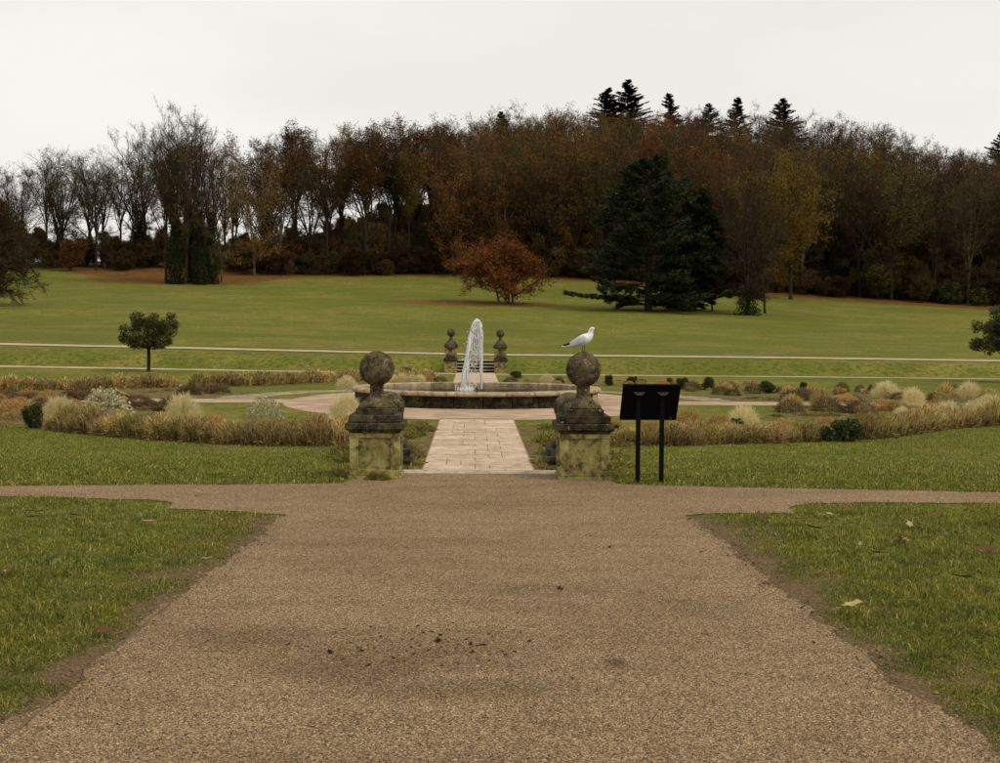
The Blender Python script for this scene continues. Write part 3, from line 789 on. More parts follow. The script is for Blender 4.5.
# ------------------------------------------------------------------ gull on the ball
def gull():
    gz = 1.325 + .214
    t = thing('gull', 'white gull with pale grey wings standing on the stone ball finial', 'gull', (1.24, PY - .02, gz - .004))
    t.rotation_euler = (0, 0, math.radians(-8)); t.scale = (1.14,) * 3
    # one continuous surface from tail to bill base: (x along, z, half width, half height)
    S = [(-.185, .118, .012, .004), (-.160, .120, .026, .009), (-.125, .128, .034, .018), (-.085, .143, .046, .034), (-.04, .162, .058, .048), (.005, .182, .063, .056),
         (.045, .200, .058, .056), (.072, .222, .046, .046), (.086, .246, .034, .033), (.090, .266, .028, .026), (.094, .283, .027, .026), (.102, .299, .0275, .0255), (.115, .305, .023, .022), (.128, .303, .014, .014), (.134, .302, .006, .007)]
    S = [(x, z - .052, w * 1.08, hh * 1.08) for x, z, w, hh in S]
    axis = [Vector((S[min(i + 1, len(S) - 1)][0] - S[max(i - 1, 0)][0], 0, S[min(i + 1, len(S) - 1)][1] - S[max(i - 1, 0)][1])).normalized() for i in range(len(S))]
    rings = []
    for (x, z, w, hh), d in zip(S, axis):
        up = Vector((-d.z, 0, d.x)); rings.append([Vector((x, 0, z)) + Vector((0, 1, 0)) * (w * math.cos(a)) + up * (hh * math.sin(a)) for a in [2 * math.pi * k / 16 for k in range(16)]])
    m = MB(); m.loft(rings); b = m.build('body', M['white'], t)
    ss = b.modifiers.new('smooth', 'SUBSURF'); ss.levels = 1; ss.render_levels = 1
    for s in (-1, 1):                                     # folded wings lying along the flanks
        W = [(.045, .205, .008, .016), (.02, .195, .012, .040), (-.03, .178, .012, .046), (-.08, .158, .010, .036), (-.13, .140, .007, .022), (-.175, .130, .005, .012), (-.205, .132, .003, .005)]
        W = [(x, z - .052, th_, hh) for x, z, th_, hh in W]; rings = []
        for i, (x, z, th_, hh) in enumerate(W):
            yc = s * [.056, .062, .058, .044, .028, .016, .010][i]
            rings.append([(x, yc + th_ * math.cos(a) * 1.0 , z + hh * math.sin(a)) for a in [2 * math.pi * k / 12 for k in range(12)]])
        m = MB(); m.loft(rings[:5]); w = m.build('wing', M['grey'], t)
        m = MB(); m.loft(rings[4:]); m.build('wing_tip', M['darkfeather'], w)
        m = MB(); m.tube([(.012 + .012 * s, s * .018, .095), (.016 + .010 * s, s * .018, .05), (.010 + .010 * s, s * .018, .006)], [.007, .0045, .0045], 6); leg = m.build('leg', M['leg'], t)
        m = MB()
        for a in (-.5, 0, .5): m.tube([(.010 + .010 * s, s * .018, .008), (.045 + .01 * s, s * .018 + .03 * a, .002)], [.005, .003], 5)
        m.build('foot', M['leg'], leg)
        m = MB(); m.lathe([(.001, -.0055), (.0045, -.003), (.0055, 0), (.0045, .003), (.001, .0055)], 10, c=(.113, s * .0245, .307 - .052)); m.build('eye', M['darkfeather'], t)
        m = MB(); m.lathe([(.001, -.006), (.006, 0), (.001, .006)], 8, c=(.097, s * .028, .300 - .052)); m.build('ear_spot', M['darkfeather'], t)
    m = MB(); m.loft([[(.128, .007 * math.cos(a), .249 + .007 * math.sin(a)) for a in [k * math.pi / 4 for k in range(8)]], [(.150, .004 * math.cos(a), .245 + .004 * math.sin(a)) for a in [k * math.pi / 4 for k in range(8)]], [(.166, .001 * math.cos(a), .239 + .001 * math.sin(a)) for a in [k * math.pi / 4 for k in range(8)]]]); m.build('bill', M['leg'], t)
    m = MB(); m.box(-.215, -.165, -.016, .016, .060, .066); m.build('tail_feathers', M['white'], t)
gull()
#@@PLANTS@@
# ------------------------------------------------------------------ lawn blades (nobody could count them)
def blades(P, h, w, lean, rng, bend=.5):
    """curved tapering blades: two base points, two mid points, a tip"""
    n = len(P); a = rng.uniform(0, 2 * np.pi, n); l = np.abs(rng.normal(0, lean, n)); f = a + rng.normal(0, .6, n) + np.pi / 2
    d = np.stack([np.cos(a), np.sin(a), np.zeros(n)], 1); sd = np.stack([np.cos(f), np.sin(f), np.zeros(n)], 1) * (w / 2)[:, None]
    up = np.array([0, 0, 1.0])
    mid = P + (up * .6 + d * (l * .35)[:, None]) * h[:, None]
    tip = P + (up * np.sqrt(np.clip(1 - (l * .5) ** 2, .15, 1))[:, None] + d * l[:, None]) * h[:, None]
    V = np.stack([P - sd, P + sd, mid + sd * .75, mid - sd * .75, tip], 1).reshape(-1, 3)
    o = (np.arange(n) * 5)[:, None]
    F = np.concatenate([o + [0, 1, 2], o + [0, 2, 3], o + [3, 2, 4]], 1).reshape(-1, 3)
    return V, F

PATH_NP = PATH
def lawn_points(n, region, rng):
    """points sampled evenly in the picture over photo region, dropped on the ground, off the path"""
    x0, x1, y0, y1 = region
    px = rng.uniform(x0, x1, n); py = rng.uniform(y0, y1, n)
    R3 = np.array(CR.to_3x3())
    d = np.stack([(px - 500) / FPX, -(py - 381.5) / FPX, -np.ones(n)], 1) @ R3.T
    t = -CAMH / d[:, 2]
    for _ in range(12):
        z = H(CAMX + d[:, 0] * t, d[:, 1] * t); t = .5 * t + .5 * (z - CAMH) / d[:, 2]
    X, Y = CAMX + d[:, 0] * t, d[:, 1] * t
    return X, Y

def edge_dist(X, Y):
    best = np.full(X.shape, 9.0)
    for L in (LEFT_EDGE, RIGHT_EDGE):
        L = np.array([p for p in L if p[1] > 3])
        for c in np.array_split(np.arange(len(X)), max(1, len(X) // 20000)):
            dd = np.hypot(X[c, None] - L[None, ::2, 0], Y[c, None] - L[None, ::2, 1]).min(1)
            best[c] = np.minimum(best[c], dd)
    return best

def near_lawn(name, region, n, seed, label):
    rng = np.random.default_rng(seed)
    X, Y = lawn_points(n, region, rng)
    ok = ~inpoly(X, Y, PATH_NP) & (Y < 15.4) & (Y > 3.6)
    X, Y = X[ok], Y[ok]
    e = edge_dist(X, Y)
    cl = np.sin(X * 3.1 + 1.7 * np.sin(Y * 2.3)) * np.sin(Y * 2.7 + 1.3 * np.sin(X * 1.9)) + .5 * np.sin(X * 9 + Y * 7) * np.sin(Y * 11 - X * 5)
    keep = rng.random(len(X)) < np.clip((e - .0 - .22 * np.clip(-.05 - cl, 0, 1)) / .12, .0, 1)
    X, Y, e, cl = X[keep], Y[keep], e[keep], cl[keep]
    P = np.stack([X, Y, H(X, Y) - .003], 1)
    h = .024 * (1 + .5 * cl) * np.exp(rng.normal(0, .40, len(X))) * np.clip(e / .25, .5, 1)
    h = np.clip(h, .012, .085)
    w = rng.uniform(.0022, .0048, len(X)) * (1 + Y / 14)
    V, F = blades(P, h, w, 1.25, rng)
    return tag(link(name, mesh_np(name, V, F, [M['grass']])), label, 'grass', kind='stuff')
near_lawn('lawn_grass', (-70, 300, 492, 800), 230000, 31, 'short damp green lawn grass beside the gravel with the timber edging')
near_lawn('lawn_grass', (670, 1070, 498, 800), 230000, 32, 'short green lawn grass dotted with fallen leaves beside the gravel')

def mid_lawn(name, region, n, seed, label):
    rng = np.random.default_rng(seed)
    X, Y = lawn_points(n, region, rng)
    r = np.hypot(X - FC[0], Y - FC[1])
    ok = ~inpoly(X, Y, PATH_NP) & (Y < 33) & (Y > 13) & (r > 14.7) & (np.abs(X) > 1.62)
    X, Y = X[ok], Y[ok]
    P = np.stack([X, Y, H(X, Y) - .004], 1)
    h = np.clip(.030 * np.exp(rng.normal(0, .35, len(X))), .015, .09)
    V, F = blades(P, h, rng.uniform(.008, .014, len(X)), 1.0, rng)
    return tag(link(name, mesh_np(name, V, F, [M['grass']])), label, 'grass', kind='stuff')
mid_lawn('lawn_grass', (-60, 352, 418, 490), 75000, 33, 'strip of mown lawn between the gravel and the tan grass border behind the plain pier')
mid_lawn('lawn_grass', (600, 1060, 418, 498), 85000, 34, 'strip of mown lawn between the gravel and the tan grass border behind the black sign')

# loose stones lying on the bound gravel near the camera
def loose_gravel():
    rng = np.random.default_rng(41); n = 26000
    X, Y = lawn_points(n * 2, (0, 1000, 530, 780), rng)
    ok = inpoly(X, Y, PATH_NP); X, Y = X[ok][:n], Y[ok][:n]; n = len(X)
    s = np.clip(.0024 * np.exp(rng.normal(0, .5, n)), .0012, .010)
    base = np.array([[1, 0, 0], [0, 1, 0], [-1, 0, 0], [0, -1, 0], [0, 0, .8], [0, 0, -.5]])
    V = base[None] * s[:, None, None] * rng.uniform(.6, 1.4, (n, 6, 1)) + np.stack([X, Y, np.full(n, .009)], 1)[:, None]
    o = (np.arange(n) * 6)[:, None]
    tri = np.array([[0, 1, 4], [1, 2, 4], [2, 3, 4], [3, 0, 4]])
    F = (o[:, :, None] + tri[None]).reshape(-1, 3)
    t = foliage('loose_stones', [(.045, .030, .018), (.11, .074, .042), (.21, .145, .085), (.32, .235, .14), (.52, .42, .30)], obj_var=0, trans=0, rough=.8)
    tag(link('loose_gravel', mesh_np('loose_gravel', V.reshape(-1, 3), F, [t])), 'loose tan and dark gravel grains scattered over the path', 'gravel', kind='stuff')
loose_gravel()
def spill():
    rng = np.random.default_rng(43); P = []
    for L in (LEFT_EDGE, RIGHT_EDGE):
        q = np.array([p for p in L if 4.2 < p[1] < 12.5]); i = rng.integers(0, len(q), 4200)
        P.append(q[i] + rng.normal(0, .075, (4200, 2)))
    P = np.concatenate(P); n = len(P)
    s = np.clip(.0034 * np.exp(rng.normal(0, .55, n)), .0014, .014)
    base = np.array([[1, 0, 0], [0, 1, 0], [-1, 0, 0], [0, -1, 0], [0, 0, .8]])
    V = base[None] * s[:, None, None] * rng.uniform(.6, 1.4, (n, 5, 1)) + np.concatenate([P, np.full((n, 1), .0085)], 1)[:, None]
    F = ((np.arange(n) * 5)[:, None, None] + np.array([[0, 1, 4], [1, 2, 4], [2, 3, 4], [3, 0, 4]])[None]).reshape(-1, 3)
    t = foliage('soil_crumbs', [(.045, .030, .016), (.10, .066, .034), (.19, .13, .072), (.30, .22, .13)], obj_var=0, trans=0, rough=.9)
    tag(link('soil_crumbs', mesh_np('soil_crumbs', V.reshape(-1, 3), F, [t])), 'soil crumbs and grains spilling along the ragged gravel edges', 'soil', kind='stuff')
spill()

# thin timber edging showing at the side of the path
def edging(pa, pb, label):
    (x0, y0), (x1, y1) = onz(*pa, 0), onz(*pb, 0)
    L = math.hypot(x1 - x0, y1 - y0)
    m = MB(); pts = [(-L / 2 + L * k / 8, .006 * math.sin(k * 1.7), .012 + .004 * math.sin(k * 2.3)) for k in range(9)]
    for k in range(8):
        a, b = pts[k], pts[k + 1]
        m.add([(a[0], a[1] - .009, -.06), (b[0], b[1] - .009, -.06), (b[0], b[1] + .009, -.06), (a[0], a[1] + .009, -.06), (a[0], a[1] - .009, a[2]), (b[0], b[1] - .009, b[2]), (b[0], b[1] + .009, b[2]), (a[0], a[1] + .009, a[2])],
              [(4, 5, 6, 7), (0, 1, 5, 4), (2, 3, 7, 6)] + ([(3, 0, 4, 7)] if k == 0 else []) + ([(1, 2, 6, 5)] if k == 7 else []))
    o = m.build('edging_board', M['edging'], None, loc=((x0 + x1) / 2, (y0 + y1) / 2, 0), rz=math.atan2(y1 - y0, x1 - x0))
    tag(o, label, 'edging')
edging((112, 653), (172, 602), 'thin worn timber edging board showing in the bare soil patch')
edging((-5, 748), (64, 694), 'thin timber edging board along the gravel, beyond the bare soil patch')

# ------------------------------------------------------------------ fallen leaves
def leaf_mesh(seed, mat):
    r = random.Random(seed); V = [(0, 0, .006)]; n = 10; curl = r.uniform(.10, .35)
    for k in range(n):
        a = 2 * math.pi * k / n; rad = (1.0 if k % 2 == 0 else .62) * r.uniform(.8, 1.1)
        x, y_ = math.cos(a) * rad, math.sin(a) * rad * .72
        V.append((x, y_, .05 + curl * (x * x * .7 + y_ * y_ * .4) + r.uniform(-.05, .08)))
    V.append((1.7, .1, .12)); V.append((1.0, .05, .1)); V.append((1.0, -.05, .1))
    F = [(0, 1 + k, 1 + (k + 1) % n) for k in range(n)] + [(n + 1, n + 2, n + 3)]
    me = bpy.data.meshes.new('fallen_leaf'); me.from_pydata(V, [], F); me.materials.append(mat); return me
LM = [leaf_mesh(k, M['deadleaf']) for k in range(5)]; LW = [leaf_mesh(20 + k, M['wetleaf']) for k in range(4)]; LP = [leaf_mesh(9 + k, M['paleleaf']) for k in range(2)]
def leaf(px, py, z, size, pale, label, group):
    x, y_ = hit(px, py) if z is None else onz(px, py, z)
    zz = h1(x, y_) + (.010 if z is not None else .050); size *= 1.0 if z is not None else 1.75
    o = link('fallen_leaf', random.choice(LP if pale else (LW if z is not None and random.random() < .85 else LM)), None, (x, y_, zz), None, size)
    o.rotation_euler = (random.uniform(-.25, .25), random.uniform(-.25, .25), random.uniform(0, 6.28))
    o.scale = (size * random.uniform(.8, 1.7), size * random.uniform(.5, 1.0), size)
    tag(o, label, 'leaf', group)
random.seed(5)
for k in range(64):
    cx0 = random.choice([340, 395, 436, 440, 490, 515]); px, py = random.gauss(cx0, 22), random.gauss(646 + (cx0 - 430) * .02, 8 if k % 4 else 16)
    leaf(px, py, 0, random.uniform(.008, .026), False, 'dark wet dead leaf lying in the damp patch on the gravel', 'leaves on the damp gravel')
for px, py in [(466, 641), (438, 642), (392, 664), (478, 647), (362, 652), (330, 654)]:
    leaf(px, py, 0, random.uniform(.02, .038), False, 'dark wet dead leaf lying in the damp patch on the gravel', 'leaves on the damp gravel')
for px, py in [(760, 586), (745, 556), (802, 609), (814, 644), (766, 585), (702, 553), (560, 590), (610, 548), (690, 520)]:
    leaf(px, py, 0, random.uniform(.02, .045), False, 'brown dead leaf on the gravel near the edge of the leafy lawn', 'leaves on the gravel edge')
for px, py in [(799, 526), (815, 534), (902, 543), (903, 545), (995, 529), (958, 540), (964, 585), (880, 560), (850, 515), (935, 520), (985, 556), (842, 530), (920, 530), (893, 510), (760, 522), (965, 516)]:
    leaf(px, py, None, random.uniform(.035, .06), False, 'red brown dead leaf lying on the lawn on the black sign side of the path', 'brown leaves on the sign side lawn')
for px, py in [(860, 551), (852, 612), (905, 546), (910, 530), (830, 519)]:
    leaf(px, py, None, random.uniform(.03, .05), True, 'pale yellow dead leaf lying on the lawn on the black sign side of the path', 'pale leaves on the sign side lawn')
for px, py in [(36, 517), (30, 523), (75, 521), (150, 525), (120, 534), (10, 577), (105, 640), (60, 560)]:
    leaf(px, py, None, random.uniform(.03, .05), False, 'brown dead leaf lying on the lawn on the timber edged side', 'brown leaves on the edged lawn')
for px, py in [(148, 527), (208, 565), (200, 497), (3, 580)]:
    leaf(px, py, None, random.uniform(.03, .05), True, 'pale dead leaf lying on the lawn on the timber edged side', 'pale leaves on the edged lawn')

# ------------------------------------------------------------------ planting
def clump_mesh(name, seed, mat, n=520, r=.26, h=.62, lean=.30, w=.012, flop=0, n2=0, mat2=None):
    """upright tuft of grass"""
    rng = np.random.default_rng(seed)
    a = rng.uniform(0, 2 * np.pi, n); q = r * np.sqrt(rng.random(n)); P = np.stack([q * np.cos(a), q * np.sin(a), np.full(n, -.02)], 1)
    hh = h * rng.uniform(.55, 1.05, n) * (1 - .25 * (q / r) ** 2)
    out = np.stack([np.cos(a), np.sin(a), np.zeros(n)], 1) * (q / r * lean)[:, None] + rng.normal(0, .10, (n, 3)) * [1, 1, 0]
    up = np.array([0, 0, 1.0])
    f = rng.uniform(0, 2 * np.pi, n); sd = np.stack([np.cos(f), np.sin(f), np.zeros(n)], 1) * (w / 2)
    mid = P + (up * .62 + out * .45) * hh[:, None]
    tip = P + (up * (1 - flop * rng.random(n))[:, None] + out * (1.1 + flop * 1.5)) * hh[:, None]
    V = np.stack([P - sd, P + sd, mid + sd, mid - sd, tip], 1).reshape(-1, 3); o = (np.arange(n) * 5)[:, None]
    F = np.concatenate([o + [0, 1, 2], o + [0, 2, 3], o + [3, 2, 4]], 1).reshape(-1, 3)
    return mesh_np(name, V, F, [mat])

def mound_mesh(name, seed, mat, n=900, rx=.5, rz=.4, w=.012, ln=.16, flat=.15, inner=.55):
    """rounded mound of fine leaves: short blades over a dome, some inside it"""
    rng = np.random.default_rng(seed)
    d = rng.normal(0, 1, (n, 3)); d[:, 2] = np.abs(d[:, 2]) * 1.1 - flat; d /= np.linalg.norm(d, axis=1)[:, None]
    d[:, 2] = np.clip(d[:, 2], 0, 1)
    k = rng.uniform(inner, 1.0, n) ** .6 * (1 + .10 * np.sin(d[:, 0] * 7 + seed) * np.sin(d[:, 1] * 6 + 2))
    P = d * k[:, None] * [rx, rx, rz]
    dirv = d + rng.normal(0, .45, (n, 3)) + [0, 0, .25]; dirv /= np.linalg.norm(dirv, axis=1)[:, None]
    L = ln * rng.uniform(.5, 1.2, n); sd = np.cross(dirv, rng.normal(0, 1, (n, 3))); sd /= np.linalg.norm(sd, axis=1)[:, None] + 1e-9; sd *= w / 2
    m_ = P + dirv * (L * .5)[:, None]; tip = P + dirv * L[:, None] - [0, 0, .02]
    V = np.stack([P - sd, P + sd, m_ + sd, m_ - sd, tip], 1).reshape(-1, 3); o = (np.arange(n) * 5)[:, None]
    F = np.concatenate([o + [0, 1, 2], o + [0, 2, 3], o + [3, 2, 4]], 1).reshape(-1, 3)
    V[:, 2] = np.maximum(V[:, 2], -.01)
    return mesh_np(name, V, F, [mat])

def leafy_mesh(name, seed, mat, n=1400, rx=.5, rz=.5, s=.05, lob=5, up=0.0, base=.15):
    """leaves spread through an uneven crown volume made of several lobes"""
    rng = np.random.default_rng(seed)
    c = rng.normal(0, 1, (lob, 3)); c /= np.linalg.norm(c, axis=1)[:, None]; c *= rng.uniform(.25, .62, (lob, 1)); c[:, 2] = c[:, 2] * .7 - .05; c[0] = (0, 0, -.45); c[1] = (.3, .1, -.5); c[2] = (-.3, -.1, -.5)
    cr = rng.uniform(.30, .52, lob); cr[:3] = .58
    i = rng.integers(0, lob, n); d = rng.normal(0, 1, (n, 3)); d /= np.linalg.norm(d, axis=1)[:, None]
    P = (c[i] + d * (cr[i] * rng.random(n) ** .45)[:, None]) * [rx, rx, rz] + [0, 0, rz + base]
    nrm = d + rng.normal(0, .5, (n, 3)) + [0, 0, up]; nrm /= np.linalg.norm(nrm, axis=1)[:, None]
    t1 = np.cross(nrm, rng.normal(0, 1, (n, 3))); t1 /= np.linalg.norm(t1, axis=1)[:, None] + 1e-9; t2 = np.cross(nrm, t1)
    L = s * rng.uniform(.6, 1.3, n)[:, None]
    V = np.stack([P - t1 * L, P + t2 * L * .45, P + t1 * L, P - t2 * L * .45], 1).reshape(-1, 3)
    V[:, 2] = np.maximum(V[:, 2], .0)
    return mesh_np(name, V, np.arange(n * 4).reshape(-1, 4), [mat])

PL = {}
def join_meshes(name, parts):
    """one plant out of several layers of blades"""
    V = []; F = []; mi = []; mats = []; o = 0
    for me in parts:
        v = np.empty(len(me.vertices) * 3, np.float32); me.vertices.foreach_get('co', v); f = np.empty(len(me.loops), np.int32); me.loops.foreach_get('vertex_index', f)
        V.append(v.reshape(-1, 3)); F.append(f.reshape(-1, 3) + o); mi.append(np.full(len(f) // 3, len(mats))); mats.append(me.materials[0]); o += len(v) // 3
        bpy.data.meshes.remove(me)
    return mesh_np(name, np.concatenate(V), np.concatenate(F), mats, np.concatenate(mi))
PL['tan'] = [join_meshes('tan_grass_clump', [mound_mesh('a', k, M['olivegrass'] if k in (1, 4) else M['tan'], 1100, .33, .42 + .04 * (k % 3), .012, .13, .1), clump_mesh('b', k + 7, M['olivegrass'] if k == 2 else M['tan'], 420, .30, .56, .32, .009, .1),
             mound_mesh('c', k + 50, M['brownmound'], 260, .36, .25, .03, .13, .3)]) for k in range(6)]
PL['tanfar'] = [join_meshes('tan_grass_row_clump', [mound_mesh('a', 20 + k, M['olivegrass'] if k == 1 else M['tan'], 420, .42, .46, .026, .18, .1), clump_mesh('b', 20 + k, M['tan'], 160, .36, .66, .35, .022, .2)]) for k in range(5)]
PL['cream'] = [mound_mesh('feather_grass', 30 + k, M['cream'], 2400, .40, .60, .008, .26, .2) for k in range(4)]
PL['rust'] = [mound_mesh('rusty_mound', 40 + k, M['rust'], 1700, .46, .52, .013, .14, .3) for k in range(3)]
PL['brown'] = [mound_mesh('brown_mound', 50 + k, M['brownmound'], 1300, .46, .52, .016, .16, .3) for k in range(3)]
PL['silver'] = [mound_mesh('silver_bush', 60 + k, M['silver'], 1900, .5, .62, .030, .07, .5) for k in range(2)]
PL['green'] = [leafy_mesh('green_shrub', 70 + k, M['shrubgreen'], 2600, .5, .42, .045, 9, base=-.02) for k in range(4)]
PL['low'] = [mound_mesh('low_cover', 80 + k, M['lowgreen'], 520, .36, .14, .020, .11, .6, .05) for k in range(4)]
PL['plume'] = [mound_mesh('plume_grass', 90 + k, M['cream'] if k == 1 else M['tan'], 1900, .40, .80, .010, .32, .05) for k in range(3)]
PNAME = dict(tan='ornamental_grass', tanfar='ornamental_grass', cream='feather_grass', rust='rusty_mound_plant', brown='brown_seedhead_plant', silver='silver_bush', green='green_shrub', low='low_plant', plume='plume_grass')
PCAT = dict(tan='grass clump', tanfar='grass clump', cream='grass clump', rust='plant', brown='plant', silver='bush', green='shrub', low='plant', plume='grass clump')
rp_ = random.Random(99)
def plant(kind, x, y_, size, label, group=None, hs=1.0, dz=0.0):
    s = size * rp_.uniform(.92, 1.08)
    o = link(PNAME[kind], rp_.choice(PL[kind]), None, (x, y_, h1(x, y_) + dz), rp_.uniform(0, 6.28), (s, s, s * hs))
    return tag(o, label, PCAT[kind], group)
def plant_px(kind, px, py, wpx, label, group=None, hs=1.0, nat=1.0):
    """py is the base of the plant in the photo, wpx its width there; nat its width at size 1"""
    x, y_ = hit(px, py); return plant(kind, x, y_, wpx * y_ / FPX / nat, label, group, hs)

def along(pts, step):
    out = []
    P = [hit(*p) for p in pts]; acc = 0
    for (x0, y0), (x1, y1) in zip(P[:-1], P[1:]):
        d = math.hypot(x1 - x0, y1 - y0)
        while acc < d:
            out.append((x0 + (x1 - x0) * acc / d, y0 + (y1 - y0) * acc / d)); acc += step
        acc -= d
    return out
# border of tan grasses along the near lawns
for lab, grp, pts in (('tan brown ornamental grass clump in the border behind the plain pier lawn', 'tan border on the plain pier side', [(52, 431), (100, 436), (150, 440.5), (200, 444), (262, 446.5), (346, 447)]),
                      ('tan brown ornamental grass clump in the border behind the black sign lawn', 'tan border on the black sign side', [(606, 446), (680, 446.5), (740, 445), (800, 443), (822, 442)])):
    hk = 1.0 if 'plain' in grp else .90
    for x, y_ in along(pts, .46):
        plant('tan', x, y_ + .38 + rp_.uniform(-.05, .08), rp_.uniform(.78, 1.12), lab, grp, hk * rp_.uniform(.82, 1.12))
        if rp_.random() < .75: plant('tan', x + rp_.uniform(-.2, .2), y_ + .95 + rp_.uniform(-.1, .1), rp_.uniform(.72, 1.0), lab, grp, hk * rp_.uniform(.75, 1.05))
for x, y_ in along([(868, 440), (900, 437), (940, 430), (1005, 426)], .62):
    plant('tan', x, y_ + .45, rp_.uniform(1.0, 1.3), 'dark brown grass clump in the border beyond the black sign, past the green shrub', 'far end of the sign side border', .95)
# rows of tan grasses on the far side
for x, y_ in along([(-30, 392), (60, 390), (120, 388.5), (200, 387), (262, 385.5), (345, 381.5), (432, 379.5)], .62):
    if rp_.random() < .06: continue
    plant('tanfar', x, y_ + .3, rp_.uniform(.85, 1.15), 'tan grass clump in the long far row below the round headed tree', 'far row below the round headed tree', .92)
for x, y_ in along([(700, 390), (800, 394), (900, 398), (1010, 402)], 1.15):
    plant('tanfar', x + rp_.uniform(-.3, .3), y_ + rp_.uniform(-.3, 1.2), rp_.uniform(.5, .85), 'dull tan grass tuft scattered in the far bed behind the black sign', 'tufts in the far bed on the sign side', .9)

